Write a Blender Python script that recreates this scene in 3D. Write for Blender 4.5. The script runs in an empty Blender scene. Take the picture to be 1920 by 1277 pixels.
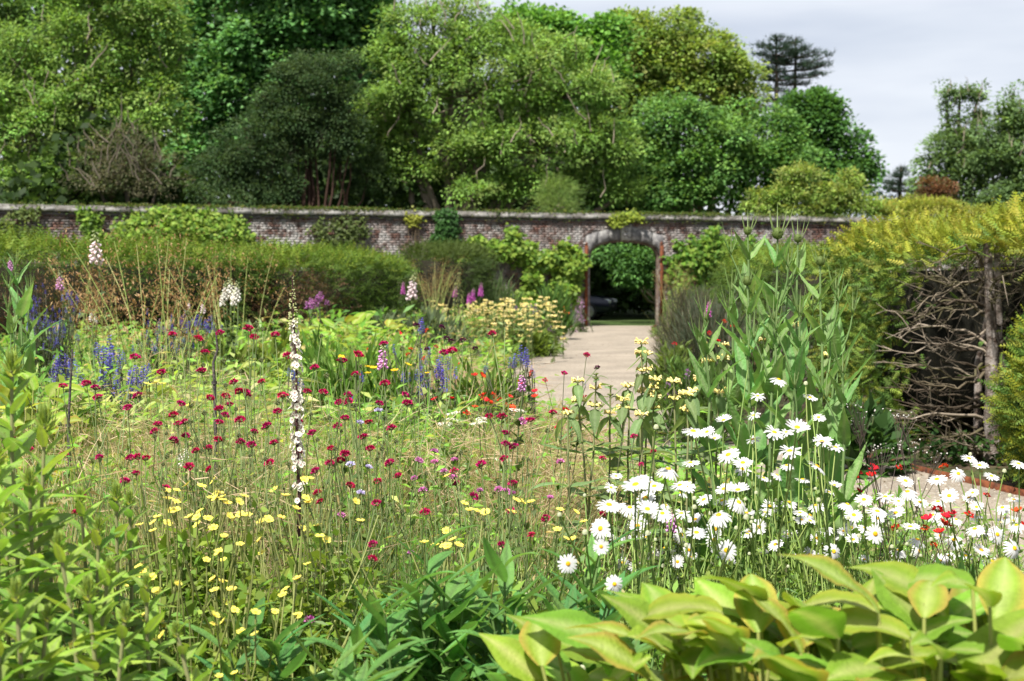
import bpy, math, random
import numpy as np
from mathutils import Matrix, Vector
R = np.random.default_rng(7)
random.seed(7)
sc = bpy.context.scene
COL = sc.collection

# ------------------------------------------------------------------ camera
K = 2667.0                       # focal length in pixels of a 1920 px wide picture (50 mm on 36 mm)
EYE = np.array([0.0, 0.0, 1.6])
TH = math.atan(119.5 / K)
cam_d = bpy.data.cameras.new('camera')
cam_d.lens = 50.0; cam_d.sensor_width = 36.0
cam_d.clip_start = 0.05; cam_d.clip_end = 3000
cam_d.dof.use_dof = True; cam_d.dof.focus_distance = 5.2; cam_d.dof.aperture_fstop = 5.6
cam = bpy.data.objects.new('camera', cam_d); COL.objects.link(cam)
cam.location = EYE; cam.rotation_euler = (math.pi/2 - TH, 0, 0)
sc.camera = cam

# ------------------------------------------------------------------ light
SUN_EL = math.radians(58); SUN_AZ = math.atan2(-0.36, -0.76)     # azimuth clockwise from +Y
world = bpy.data.worlds.new('World'); sc.world = world; world.use_nodes = True
nt = world.node_tree; nt.nodes.clear()
N = nt.nodes.new; LK = nt.links.new
out = N('ShaderNodeOutputWorld'); bg = N('ShaderNodeBackground'); LK(bg.outputs[0], out.inputs[0])
sky = N('ShaderNodeTexSky'); sky.sky_type = 'NISHITA'; sky.sun_disc = False
sky.sun_elevation = SUN_EL; sky.sun_rotation = SUN_AZ
tc = N('ShaderNodeTexCoord'); mp = N('ShaderNodeMapping'); mp.inputs['Scale'].default_value = (1.6, 1.6, 9.0)
mp.inputs['Rotation'].default_value = (0.25, 0.1, 0.4)
LK(tc.outputs['Generated'], mp.inputs[0])
n1 = N('ShaderNodeTexNoise'); n1.inputs['Scale'].default_value = 1.3; n1.inputs['Detail'].default_value = 5; n1.inputs['Roughness'].default_value = 0.5
LK(mp.outputs[0], n1.inputs['Vector'])
rp = N('ShaderNodeValToRGB')
rp.color_ramp.elements[0].position = 0.36; rp.color_ramp.elements[0].color = (4.3, 4.75, 5.6, 1)
rp.color_ramp.elements[1].position = 0.66; rp.color_ramp.elements[1].color = (7.1, 7.3, 7.7, 1)
LK(n1.outputs[0], rp.inputs[0])
mx = N('ShaderNodeMixRGB'); mx.inputs[0].default_value = 0.93
LK(sky.outputs[0], mx.inputs[1]); LK(rp.outputs[0], mx.inputs[2])
LK(mx.outputs[0], bg.inputs[0]); bg.inputs[1].default_value = 0.051
sd = bpy.data.lights.new('sun', 'SUN'); sd.energy = 3.75; sd.angle = math.radians(2.5); sd.color = (1.0, 0.95, 0.87)
so = bpy.data.objects.new('sun', sd); COL.objects.link(so)
so.rotation_euler = (math.pi/2 - SUN_EL, 0, math.pi - SUN_AZ)
so.location = (-20, -20, 40)
vs = sc.view_settings; vs.view_transform = 'Standard'; vs.look = 'None'; vs.gamma = 1.0; vs.exposure = 1.52
sc.cycles.max_bounces = 8; sc.cycles.diffuse_bounces = 5; sc.cycles.transmission_bounces = 4; sc.cycles.glossy_bounces = 2
sc.cycles.transparent_max_bounces = 4; sc.cycles.caustics_reflective = False; sc.cycles.caustics_refractive = False
sc.cycles.sample_clamp_indirect = 4.0

# ------------------------------------------------------------------ helpers
def PX(px, py, Y):
    """photo pixel (1920 wide) at world depth Y -> world point"""
    a = (px - 960.0) / K; b = -(py - 638.5) / K
    d = np.array([a, math.cos(TH) + b*math.sin(TH), -math.sin(TH) + b*math.cos(TH)])
    return EYE + d * (Y / d[1])

def nrm(a):
    return a / (np.linalg.norm(a, axis=-1, keepdims=True) + 1e-9)

def ball(n):
    v = nrm(R.normal(size=(n, 3)))
    return v * (R.random((n, 1)) ** (1/3))

def mk(name, V, F, col=None, smooth=False, mat=None):
    V = np.asarray(V, dtype=np.float32)
    F = [np.asarray(f, dtype=np.int32) for f in F if len(f)]
    me = bpy.data.meshes.new(name)
    me.vertices.add(len(V)); me.vertices.foreach_set('co', V.ravel())
    tot = np.concatenate([np.full(len(f), f.shape[1], dtype=np.int32) for f in F])
    li = np.concatenate([f.ravel() for f in F])
    st = np.concatenate([[0], np.cumsum(tot)[:-1]]).astype(np.int32)
    me.loops.add(len(li)); me.loops.foreach_set('vertex_index', li)
    me.polygons.add(len(tot)); me.polygons.foreach_set('loop_start', st)
    try: me.polygons.foreach_set('loop_total', tot)
    except Exception: pass
    if smooth: me.polygons.foreach_set('use_smooth', np.ones(len(tot), dtype=bool))
    if col is not None:
        c = np.ones((len(V), 4), dtype=np.float32); c[:, :3] = col
        at = me.attributes.new('Col', 'FLOAT_COLOR', 'POINT'); at.data.foreach_set('color', c.ravel())
    me.update(calc_edges=True)
    me.validate()
    if mat: me.materials.append(mat)
    return me

class Geo:
    def __init__(s): s.V = []; s.F = {3: [], 4: []}; s.C = []; s.n = 0
    def add(s, V, F, col):
        V = np.asarray(V, dtype=np.float32).reshape(-1, 3)
        for f in F:
            f = np.asarray(f, dtype=np.int64)
            if len(f): s.F[f.shape[1]].append(f + s.n)
        s.V.append(V); s.n += len(V)
        c = np.asarray(col, dtype=np.float32)
        if c.ndim == 1: c = np.broadcast_to(c, (len(V), 3))
        s.C.append(c)
    def mesh(s, name, mat, smooth=False, off=None):
        V = np.concatenate(s.V)
        if off is not None: V = V - np.asarray(off, dtype=np.float32)
        F = [np.concatenate(s.F[k]) for k in (3, 4) if s.F[k]]
        return mk(name, V, F, np.concatenate(s.C), smooth, mat)
    def tris(s): return sum(len(f) for f in s.F[3]) + 2*sum(len(f) for f in s.F[4])

def thing(name, label, cat, loc=(0, 0, 0), group=None, rz=0.0):
    o = bpy.data.objects.new(name, None); COL.objects.link(o)
    o.location = [float(q) for q in loc]; o.rotation_euler = (0, 0, rz); o.empty_display_size = 0.1
    o['label'] = label; o['category'] = cat
    if group: o['group'] = group
    return o

def part(parent, name, me, M=None, kind=None, label=None):
    o = bpy.data.objects.new(name, me); COL.objects.link(o)
    o.parent = parent
    if M is not None: o.matrix_basis = M
    if kind: o['kind'] = kind
    if label: o['label'] = label
    return o

def solo(name, me, label=None, cat=None, kind=None, loc=(0, 0, 0), group=None):
    o = bpy.data.objects.new(name, me); COL.objects.link(o); o.location = [float(q) for q in loc]
    if label: o['label'] = label
    if cat: o['category'] = cat
    if kind: o['kind'] = kind
    if group: o['group'] = group
    return o

def frame(pos, d, n, s=1.0):
    """matrix whose Y axis is d and Z close to n"""
    d = nrm(np.asarray(d, float)); x = np.cross(d, n)
    if np.linalg.norm(x) < 1e-4: x = np.cross(d, [1, 0.3, 0])
    x = nrm(x); z = np.cross(x, d)
    if np.isscalar(s): s = (s, s, s)
    return Matrix(((x[0]*s[0], d[0]*s[1], z[0]*s[2], pos[0]), (x[1]*s[0], d[1]*s[1], z[1]*s[2], pos[1]),
                   (x[2]*s[0], d[2]*s[1], z[2]*s[2], pos[2]), (0, 0, 0, 1)))

KITE = (np.array([(0, 0, 0), (.5, .42, .07), (0, 1, -.10), (-.5, .42, .07)]), [np.array([[0, 1, 2, 3]])])
def _spray(n=6):
    V = []; T = []
    for i in range(n):
        y = 0.05 + 0.78*i/(n-1); l = 0.34*(1 - 0.55*i/(n-1))
        for s in (-1, 1):
            b = len(V)
            V += [(0, y, 0), (0.0, y + .11, 0.01), (s*l*.85, y + l*.62, -.06*s*s)]
            T.append((b, b+1, b+2) if s > 0 else (b, b+2, b+1))
    b = len(V); V += [(-.035, .8, 0), (.035, .8, 0), (0, 1.05, -.06)]; T.append((b, b+1, b+2))
    return np.array(V, float), [np.array(T)]
SPRAY = _spray(6); SPRAY4 = _spray(4)
TUFT = (np.array([(-.06, 0, 0), (.06, 0, 0), (.5, .8, .1), (0, 0, -.06), (0, 0, .06), (-.45, .85, .15), (-.06, 0, .02), (.06, 0, .02), (0, 1, -.2), (0, 0, 0), (0, 0.1, .05), (.1, .7, .5)]),
        [np.array([[0, 1, 2], [3, 4, 5], [6, 7, 8], [9, 10, 11]])])

def cloud(G, C, D, Nn, L, W, col, T=KITE):
    n = len(C); tv, tf = T; k = len(tv)
    y = nrm(D); x = nrm(np.cross(y, Nn)); z = np.cross(x, y)
    L = np.broadcast_to(np.asarray(L, float), (n,)); W = np.broadcast_to(np.asarray(W, float), (n,))
    V = (C[:, None, :] + (L[:, None]*tv[None, :, 1])[..., None]*y[:, None, :]
         + (W[:, None]*tv[None, :, 0])[..., None]*x[:, None, :] + (L[:, None]*tv[None, :, 2])[..., None]*z[:, None, :])
    F = [(np.arange(n)[:, None, None]*k + f[None]).reshape(-1, f.shape[1]) for f in tf]
    col = np.broadcast_to(np.asarray(col, float), (n, 3))
    G.add(V.reshape(-1, 3), F, np.repeat(col, k, axis=0))

def blades(G, B, D, L, W, bend, col, S=3, face=None):
    """tapered ribbons: base B, direction D, length L, width W, bend vector (n,3) added at the tip"""
    n = len(B); y = nrm(D)
    L = np.broadcast_to(np.asarray(L, float), (n,)); W = np.broadcast_to(np.asarray(W, float), (n,))
    side = nrm(np.cross(y, nrm(R.normal(size=(n, 3))))) if face is None else nrm(np.cross(y, face))
    t = np.linspace(0, 1, S+1)
    P = B[:, None, :] + (L[:, None]*t)[..., None]*y[:, None, :] + (t**2)[None, :, None]*bend[:, None, :]
    w = W[:, None]*np.maximum(0.12, (1 - t**2)*0.9 + .1)[None, :]*0.5
    A = P - w[..., None]*side[:, None, :]; Bv = P + w[..., None]*side[:, None, :]
    V = np.stack([A, Bv], axis=2).reshape(n, -1, 3)
    q = np.array([[2*j, 2*j+1, 2*j+3, 2*j+2] for j in range(S)])
    F = (np.arange(n)[:, None, None]*(2*(S+1)) + q[None]).reshape(-1, 4)
    col = np.broadcast_to(np.asarray(col, float), (n, 3))
    G.add(V.reshape(-1, 3), [F], np.repeat(col, 2*(S+1), axis=0))
    return P[:, -1]

def tubes(G, P, r, col, ns=4):
    """batch of tubes, P (n,m,3), r (n,m)"""
    P = np.asarray(P, float)
    if P.ndim == 2: P = P[None]
    n, m, _ = P.shape
    r = np.broadcast_to(np.asarray(r, float), (n, m))
    t = nrm(np.gradient(P, axis=1))
    ref = np.where(np.abs(t[..., 0:1]) > .8, np.array([0, .2, 1.0]), np.array([1.0, .15, 0]))
    a = nrm(np.cross(t, ref)); b = np.cross(t, a)
    an = np.arange(ns)*2*math.pi/ns
    V = P[:, :, None, :] + r[:, :, None, None]*(np.cos(an)[None, None, :, None]*a[:, :, None, :] + np.sin(an)[None, None, :, None]*b[:, :, None, :])
    q = []
    for j in range(m-1):
        for k in range(ns):
            k2 = (k+1) % ns
            q.append((j*ns+k, j*ns+k2, (j+1)*ns+k2, (j+1)*ns+k))
    F = (np.arange(n)[:, None, None]*(m*ns) + np.array(q)[None]).reshape(-1, 4)
    col = np.asarray(col, float)
    if col.ndim == 2: col = np.repeat(col, m*ns, axis=0)
    G.add(V.reshape(-1, 3), [F], col)

def curve(a, b, m, sag=(0, 0, 0), jit=0.0):
    t = np.linspace(0, 1, m)[:, None]
    P = np.asarray(a)*(1-t) + np.asarray(b)*t + np.asarray(sag)*(4*t*(1-t))
    if jit: P[1:-1] += R.normal(scale=jit, size=(m-2, 3))
    return P

def box(G, c, s, col, jit=0.0, bev=0.0):
    """box centre c, size s, optional corner jitter; bev>0 chamfers the outward (-Y) edges"""
    c = np.asarray(c, float); s = np.asarray(s, float)/2
    V = np.array([(x, y, z) for x in (-1, 1) for y in (-1, 1) for z in (-1, 1)], float)*s + c
    if jit: V += R.normal(scale=jit, size=V.shape)
    F = np.array([(0, 1, 3, 2), (4, 6, 7, 5), (0, 4, 5, 1), (2, 3, 7, 6), (0, 2, 6, 4), (1, 5, 7, 3)])
    G.add(V, [F], col)

def vary(base, n, v=.18, h=.1):
    """n colours around base: overall value and a red/green shift"""
    b = np.asarray(base, float)[None]*np.exp(R.normal(scale=v, size=(n, 1)))
    b = b*np.stack([np.exp(R.normal(scale=h, size=n)), np.ones(n), np.exp(R.normal(scale=h, size=n))], axis=1)
    return b

def pick(pal, n, w=None):
    pal = np.asarray(pal, float); return pal[R.choice(len(pal), n, p=w)]

# ------------------------------------------------------------------ materials
def newmat(name):
    m = bpy.data.materials.new(name); m.use_nodes = True; m.node_tree.nodes.clear()
    return m, m.node_tree
def leaf_mat(name, trans=.35, rough=.5, spec=.3, obj_var=.0, tint=(1.15, 1.1, .6), spots=False):
    m, t = newmat(name); N = t.nodes.new; L = t.links.new
    o = N('ShaderNodeOutputMaterial'); a = N('ShaderNodeAttribute'); a.attribute_name = 'Col'
    src = a.outputs['Color']
    if obj_var:
        oi = N('ShaderNodeObjectInfo'); h = N('ShaderNodeHueSaturation')
        mr = N('ShaderNodeMapRange'); mr.inputs['To Min'].default_value = 1-obj_var; mr.inputs['To Max'].default_value = 1+obj_var
        L(oi.outputs['Random'], mr.inputs['Value']); L(mr.outputs[0], h.inputs['Value'])
        mul = N('ShaderNodeMath'); mul.operation = 'MULTIPLY'; mul.inputs[1].default_value = 7.31
        fr = N('ShaderNodeMath'); fr.operation = 'FRACT'; L(oi.outputs['Random'], mul.inputs[0]); L(mul.outputs[0], fr.inputs[0])
        m2 = N('ShaderNodeMapRange'); m2.inputs['To Min'].default_value = .5-.016*obj_var/.2; m2.inputs['To Max'].default_value = .5+.024*obj_var/.2
        L(fr.outputs[0], m2.inputs['Value']); L(m2.outputs[0], h.inputs['Hue'])
        L(src, h.inputs['Color']); src = h.outputs[0]
    p = N('ShaderNodeBsdfPrincipled'); p.inputs['Roughness'].default_value = rough; p.inputs['Specular IOR Level'].default_value = spec
    if spots:      # mottling, brown spots and fine relief of an old broad leaf
        tcn = N('ShaderNodeTexCoord'); oi2 = N('ShaderNodeObjectInfo'); va = N('ShaderNodeVectorMath'); va.operation = 'ADD'; L(tcn.outputs['Object'], va.inputs[0]); L(oi2.outputs['Location'], va.inputs[1])
        na = N('ShaderNodeTexNoise'); na.inputs['Scale'].default_value = 6; na.inputs['Detail'].default_value = 8; na.inputs['Roughness'].default_value = .65; L(va.outputs[0], na.inputs['Vector'])
        ma = N('ShaderNodeMapRange'); ma.inputs['From Min'].default_value = .3; ma.inputs['From Max'].default_value = .7; ma.inputs['To Min'].default_value = .86; ma.inputs['To Max'].default_value = 1.16; L(na.outputs[0], ma.inputs['Value'])
        xa = N('ShaderNodeMixRGB'); xa.blend_type = 'MULTIPLY'; xa.inputs[0].default_value = 1; L(src, xa.inputs[1]); L(ma.outputs[0], xa.inputs[2])
        nb = N('ShaderNodeTexNoise'); nb.inputs['Scale'].default_value = 13; nb.inputs['Detail'].default_value = 3; L(va.outputs[0], nb.inputs['Vector'])
        mb = N('ShaderNodeMapRange'); mb.inputs['From Min'].default_value = .72; mb.inputs['From Max'].default_value = .78; mb.inputs['To Max'].default_value = .8; L(nb.outputs[0], mb.inputs['Value'])
        xb = N('ShaderNodeMixRGB'); L(mb.outputs[0], xb.inputs[0]); L(xa.outputs[0], xb.inputs[1]); xb.inputs[2].default_value = (.16, .09, .03, 1); src = xb.outputs[0]
        bu = N('ShaderNodeBump'); bu.inputs['Strength'].default_value = .35; bu.inputs['Distance'].default_value = .02; nc = N('ShaderNodeTexNoise'); nc.inputs['Scale'].default_value = 22; nc.inputs['Detail'].default_value = 4; L(va.outputs[0], nc.inputs['Vector']); L(nc.outputs[0], bu.inputs['Height']); L(bu.outputs[0], p.inputs['Normal'])
    L(src, p.inputs['Base Color'])
    if trans > 0:
        tr = N('ShaderNodeBsdfTranslucent'); mt = N('ShaderNodeMixRGB'); mt.blend_type = 'MULTIPLY'; mt.inputs[0].default_value = 1; mt.inputs[2].default_value = (*tint, 1)
        L(src, mt.inputs[1]); L(mt.outputs[0], tr.inputs[0])
        ms = N('ShaderNodeMixShader'); ms.inputs[0].default_value = trans
        L(p.outputs[0], ms.inputs[1]); L(tr.outputs[0], ms.inputs[2]); L(ms.outputs[0], o.inputs[0])
    else: L(p.outputs[0], o.inputs[0])
    return m
def noise_mat(name, c1, c2, scale=8, detail=6, rough=.9, bump=.3, lo=.35, hi=.65, spec=.2, c3=None, s3=2.0, use_col=False, bscale=None, metallic=0.0):
    m, t = newmat(name); N = t.nodes.new; L = t.links.new
    o = N('ShaderNodeOutputMaterial'); p = N('ShaderNodeBsdfPrincipled'); L(p.outputs[0], o.inputs[0])
    p.inputs['Roughness'].default_value = rough; p.inputs['Specular IOR Level'].default_value = spec; p.inputs['Metallic'].default_value = metallic
    tcn = N('ShaderNodeTexCoord'); ns = N('ShaderNodeTexNoise'); ns.inputs['Scale'].default_value = scale; ns.inputs['Detail'].default_value = detail
    L(tcn.outputs['Object'], ns.inputs['Vector'])
    r = N('ShaderNodeValToRGB'); r.color_ramp.elements[0].position = lo; r.color_ramp.elements[1].position = hi
    r.color_ramp.elements[0].color = (*c1, 1); r.color_ramp.elements[1].color = (*c2, 1)
    L(ns.outputs[0], r.inputs[0]); src = r.outputs[0]
    if c3 is not None:
        n2 = N('ShaderNodeTexNoise'); n2.inputs['Scale'].default_value = s3; n2.inputs['Detail'].default_value = 8; n2.inputs['Roughness'].default_value = .65
        L(tcn.outputs['Object'], n2.inputs['Vector'])
        r2 = N('ShaderNodeValToRGB'); r2.color_ramp.elements[0].position = .5; r2.color_ramp.elements[1].position = .62
        L(n2.outputs[0], r2.inputs[0]); x = N('ShaderNodeMixRGB'); x.inputs[2].default_value = (*c3, 1)
        L(r2.outputs[0], x.inputs[0]); L(src, x.inputs[1]); src = x.outputs[0]
    if use_col:
        a = N('ShaderNodeAttribute'); a.attribute_name = 'Col'; x = N('ShaderNodeMixRGB'); x.blend_type = 'MULTIPLY'; x.inputs[0].default_value = 1
        L(src, x.inputs[1]); L(a.outputs['Color'], x.inputs[2]); src = x.outputs[0]
    L(src, p.inputs['Base Color'])
    if bump:
        b = N('ShaderNodeBump'); b.inputs['Strength'].default_value = bump; b.inputs['Distance'].default_value = .02
        nb = N('ShaderNodeTexNoise'); nb.inputs['Scale'].default_value = bscale or scale*3; nb.inputs['Detail'].default_value = 6
        L(tcn.outputs['Object'], nb.inputs['Vector']); L(nb.outputs[0], b.inputs['Height']); L(b.outputs[0], p.inputs['Normal'])
    return m
M_tree = leaf_mat('tree_leaf', .44, .6, .16)
M_needle = leaf_mat('needle', .28, .6, .2)
M_leaf = leaf_mat('garden_leaf', .48, .5, .18)
M_leafo = leaf_mat('broad_leaf', .46, .5, .16, obj_var=.22, spots=True)
M_gold = leaf_mat('golden_leaf', .46, .6, .12, obj_var=.2, spots=True)
M_grass = leaf_mat('grass_blade', .42, .5, .15)
M_petal = leaf_mat('petal', .30, .6, .15, tint=(1, .97, .9))
M_petalo = leaf_mat('bright_petal', .22, .65, .12, obj_var=.12, tint=(1, .9, .9))
M_bark = noise_mat('bark', (.035, .026, .018), (.12, .095, .07), 14, 6, .9, .6, use_col=False)
M_stem = leaf_mat('stem', 0, .6, .2)
M_twig = leaf_mat('twig', 0, .85, .1)

# ================================================================== THE SETTING
def edge_interp(pts, y):
    pts = sorted(pts, key=lambda p: p[1]); ys = [p[1] for p in pts]; xs = [p[0] for p in pts]
    return np.interp(y, ys, xs)
PATH_R = [(4.75, 46.4), (4.3, 44), (3.25, 30), (2.3, 19.3), (1.95, 16.2), (2.35, 14.2), (3.05, 12.7), (3.66, 10.4), (4.7, 7.5), (6.2, 5.0)]
PATH_L = [(2.3, 46.4), (1.75, 44), (0.45, 30), (-0.3, 20), (-0.1, 15.5), (0.7, 12.0), (1.6, 9.5), (2.4, 7), (3.6, 5.0)]
M_soil = noise_mat('soil', (.030, .022, .014), (.085, .062, .040), 9, 8, .95, .8, c3=(.05, .07, .02), s3=.8)
M_lawn = noise_mat('lawn', (.030, .060, .012), (.075, .12, .03), 12, 8, .9, .5, c3=(.06, .07, .03), s3=.3)
g = Geo(); g.add([(-400, -60, 0), (400, -60, 0), (400, 700, 0), (-400, 700, 0)], [[(0, 1, 2, 3)]], (1, 1, 1))
o = solo('ground', g.mesh('ground', M_soil), kind='structure')
g = Geo(); g.add([(-390, 47.5, .004), (390, 47.5 + 0, .004), (390, 690, .004), (-390, 690, .004)], [[(0, 1, 2, 3)]], (1, 1, 1))
# the lawn begins behind the wall line, so shear its near edge along the wall
W0 = np.array([-14.4, 39.9]); WD = nrm(np.array([32.8, 11.2])[None])[0]
WA = math.atan2(WD[1], WD[0])
def wall_hit(px):
    a = (px - 960) / K                       # X = a*Y on the ground plan
    s = (a*W0[1] - W0[0]) / (WD[0] - a*WD[1]); return s
SG = wall_hit(1169.0); GATE = W0 + WD*SG
def U(px): return wall_hit(px) - SG
def wdepth(px): return (W0 + WD*wall_hit(px))[1]
def WZ(px, py): return PX(px, py, wdepth(px))[2]
def wl(u, y, z): # wall local to world
    u = np.asarray(u, float); return np.stack([GATE[0] + WD[0]*u - WD[1]*y, GATE[1] + WD[1]*u + WD[0]*y, np.zeros_like(u) + z], axis=-1)
a0 = wl(np.array(-380.0), .22, .004); a1 = wl(np.array(380.0), .22, .004)
g = Geo(); g.add([a0, a1, a1 + np.array([-300, 700, 0]), a0 + np.array([-300, 900, 0])], [[(0, 1, 2, 3)]], (1, 1, 1))
solo('lawn', g.mesh('lawn', M_lawn), kind='structure')

# gravel path
m, t = newmat('gravel'); N = t.nodes.new; L = t.links.new
o_ = N('ShaderNodeOutputMaterial'); p = N('ShaderNodeBsdfPrincipled'); L(p.outputs[0], o_.inputs[0]); p.inputs['Roughness'].default_value = .9; p.inputs['Specular IOR Level'].default_value = .2
tcn = N('ShaderNodeTexCoord'); v = N('ShaderNodeTexVoronoi'); v.inputs['Scale'].default_value = 55; L(tcn.outputs['Object'], v.inputs['Vector'])
r = N('ShaderNodeValToRGB'); L(v.outputs['Color'], r.inputs[0])
r.color_ramp.elements[0].color = (.175, .144, .110, 1); r.color_ramp.elements[1].color = (.31, .272, .222, 1)
n2 = N('ShaderNodeTexNoise'); n2.inputs['Scale'].default_value = 1.1; n2.inputs['Detail'].default_value = 8; L(tcn.outputs['Object'], n2.inputs['Vector'])
mr = N('ShaderNodeMapRange'); mr.inputs['From Min'].default_value = .3; mr.inputs['From Max'].default_value = .7; mr.inputs['To Min'].default_value = .74; mr.inputs['To Max'].default_value = 1.16; L(n2.outputs[0], mr.inputs['Value'])
x = N('ShaderNodeMixRGB'); x.blend_type = 'MULTIPLY'; x.inputs[0].default_value = 1; L(r.outputs[0], x.inputs[1]); L(mr.outputs[0], x.inputs[2]); L(x.outputs[0], p.inputs['Base Color'])
b = N('ShaderNodeBump'); b.inputs['Strength'].default_value = .7; b.inputs['Distance'].default_value = .012; L(v.outputs['Distance'], b.inputs['Height']); L(b.outputs[0], p.inputs['Normal'])
M_gravel = m
ys = np.concatenate([np.linspace(5.0, 20, 46), np.linspace(20.8, 46.4, 30)])
g = Geo(); Lx = edge_interp(PATH_L, ys); Rx = edge_interp(PATH_R, ys)
V = np.concatenate([np.stack([Lx, ys, np.full_like(ys, .008)], 1), np.stack([Rx, ys, np.full_like(ys, .008)], 1)]); n = len(ys)
g.add(V, [[(i, n+i, n+i+1, i+1) for i in range(n-1)]], (1, 1, 1))
solo('path', g.mesh('path', M_gravel), kind='structure')
# loose stones of the gravel that can be made out on the near stretch
g = Geo(); nst = 5000
yy = 7.5 + 7*R.random(nst)**1.3; xx = edge_interp(PATH_L, yy) + (edge_interp(PATH_R, yy) - edge_interp(PATH_L, yy))*R.random(nst)
oc = np.array([(1, 0, 0), (-1, 0, 0), (0, 1, 0), (0, -1, 0), (0, 0, .7), (0, 0, -.2)], float); of = np.array([(0, 2, 4), (2, 1, 4), (1, 3, 4), (3, 0, 4)])
sz = .006 + .009*R.random(nst)
V = np.stack([xx, yy, np.full(nst, .009)], 1)[:, None, :] + oc[None]*sz[:, None, None]*R.uniform(.6, 1.3, (nst, 6, 1))
g.add(V.reshape(-1, 3), [(np.arange(nst)[:, None, None]*6 + of[None]).reshape(-1, 3)], np.repeat(vary((.26, .235, .20), nst, .25, .04), 6, axis=0))
solo('gravel', g.mesh('gravel', leaf_mat('gravel_stone', 0, .9, .2)), label='loose pale gravel stones on the path', cat='gravel', kind='stuff')

# rusty steel edging, a strip on each side of the path
M_rust = noise_mat('rust', (.075, .022, .010), (.17, .055, .022), 18, 8, .85, .4, c3=(.05, .025, .018), s3=6)
def edging(pts, label, y0, y1):
    g = Geo(); ys = np.linspace(y0, y1, 60); xs = edge_interp(pts, ys); P = np.stack([xs, ys], 1)
    tn = nrm(np.gradient(P, axis=0)); nn = np.stack([tn[:, 1], -tn[:, 0]], 1)*.006
    z = .055 + .006*np.sin(ys*3.1)
    V = np.concatenate([np.c_[P - nn, np.zeros(60)], np.c_[P - nn, z], np.c_[P + nn, z], np.c_[P + nn, np.zeros(60)]])
    F = [(k*60+i, k*60+i+1, (k+1)*60+i+1, (k+1)*60+i) for k in range(3) for i in range(59)]
    g.add(V, [F], (1, 1, 1)); solo('path_edging', g.mesh('path_edging', M_rust, True), label, 'edging', group='steel edging along the path')
edging(PATH_R, 'rusty steel edging strip between gravel path and soil under the right hedge', 7.5, 46)
edging(PATH_L, 'rusty steel edging strip on the flower bed side of the path', 5.2, 46)

# ------------------------------------------------------------------ garden wall
HA = (U(1238) - U(1104.5))/2; UC = (U(1238) + U(1104.5))/2       # opening half width and centre
ZS, ZA = 2.30, 2.80
def arch_z(u, a=HA, zs=ZS, za=ZA):
    t_ = np.clip(np.abs((np.asarray(u, float) - UC))/a, 0, 1)
    return zs + (za - zs)*(.78*np.sqrt(np.maximum(0, 1 - t_**4)) + .22*(1 - t_))
def outer_z(u):
    t_ = np.abs(np.asarray(u, float) - UC)/(HA + .10)
    return np.where(t_ <= 1, 3.20 - .28*t_**1.6, 0)
WT = 3.44; THK = .30
wall = thing('garden_wall', 'long old red brick garden wall with lichen, stone coping and arched gateway', 'wall', (GATE[0], GATE[1], 0), rz=WA)
m, t = newmat('brick'); N = t.nodes.new; L = t.links.new
o_ = N('ShaderNodeOutputMaterial'); p = N('ShaderNodeBsdfPrincipled'); L(p.outputs[0], o_.inputs[0]); p.inputs['Roughness'].default_value = .9; p.inputs['Specular IOR Level'].default_value = .15
gp = N('ShaderNodeNewGeometry'); at = N('ShaderNodeAttribute'); at.attribute_name = 'Col'
oi = N('ShaderNodeObjectInfo')
def nz(sc_, det=8, ro=.6):
    q = N('ShaderNodeTexNoise'); q.inputs['Scale'].default_value = sc_; q.inputs['Detail'].default_value = det; q.inputs['Roughness'].default_value = ro; L(gp.outputs['Position'], q.inputs['Vector']); return q.outputs[0]
def ramp(src, a, b_):
    q = N('ShaderNodeMapRange'); q.inputs['From Min'].default_value = a; q.inputs['From Max'].default_value = b_; L(src, q.inputs['Value']); return q.outputs[0]
def mth(op, a, b_):
    q = N('ShaderNodeMath'); q.operation = op; q.use_clamp = op != 'ADD'
    for i, s in enumerate((a, b_)):
        if isinstance(s, (int, float)): q.inputs[i].default_value = s
        else: L(s, q.inputs[i])
    return q.outputs[0]
sxyz = N('ShaderNodeSeparateXYZ'); L(gp.outputs['Position'], sxyz.inputs[0])
big = ramp(nz(.33, 4), .40, .62); mid = nz(3.2, 9, .7); fine = nz(17, 6, .7)
zlow = ramp(sxyz.outputs['Z'], 3.40, 3.15)  # fades lichen out below the coping, painting in its darker shadow band
lich = mth('MULTIPLY', mth('MULTIPLY', ramp(mid, .43, .56), mth('ADD', big, .42)), zlow)
lich = mth('MULTIPLY', lich, .95)
grim = ramp(nz(1.6, 8, .65), .52, .70)
c1 = N('ShaderNodeMixRGB'); c1.blend_type = 'MULTIPLY'; c1.inputs[0].default_value = 1; L(at.outputs['Color'], c1.inputs[1]); L(ramp(fine, .1, .75), c1.inputs[2])
c2 = N('ShaderNodeMixRGB'); L(mth('MULTIPLY', grim, .6), c2.inputs[0]); L(c1.outputs[0], c2.inputs[1]); c2.inputs[2].default_value = (.075, .066, .062, 1)
c3 = N('ShaderNodeMixRGB'); L(lich, c3.inputs[0]); L(c2.outputs[0], c3.inputs[1]); c3.inputs[2].default_value = (.36, .345, .335, 1)
L(c3.outputs[0], p.inputs['Base Color'])
b = N('ShaderNodeBump'); b.inputs['Strength'].default_value = .5; b.inputs['Distance'].default_value = .01; L(fine, b.inputs['Height']); L(b.outputs[0], p.inputs['Normal'])
M_brick = m
M_mortar = noise_mat('mortar', (.13, .12, .115), (.25, .235, .225), 6, 8, .95, .5, c3=(.10, .09, .08), s3=1.2)
M_stone = noise_mat('grey_stone', (.085, .082, .085), (.18, .175, .175), 5, 9, .92, .6, c3=(.26, .255, .245), s3=4.5)
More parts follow.
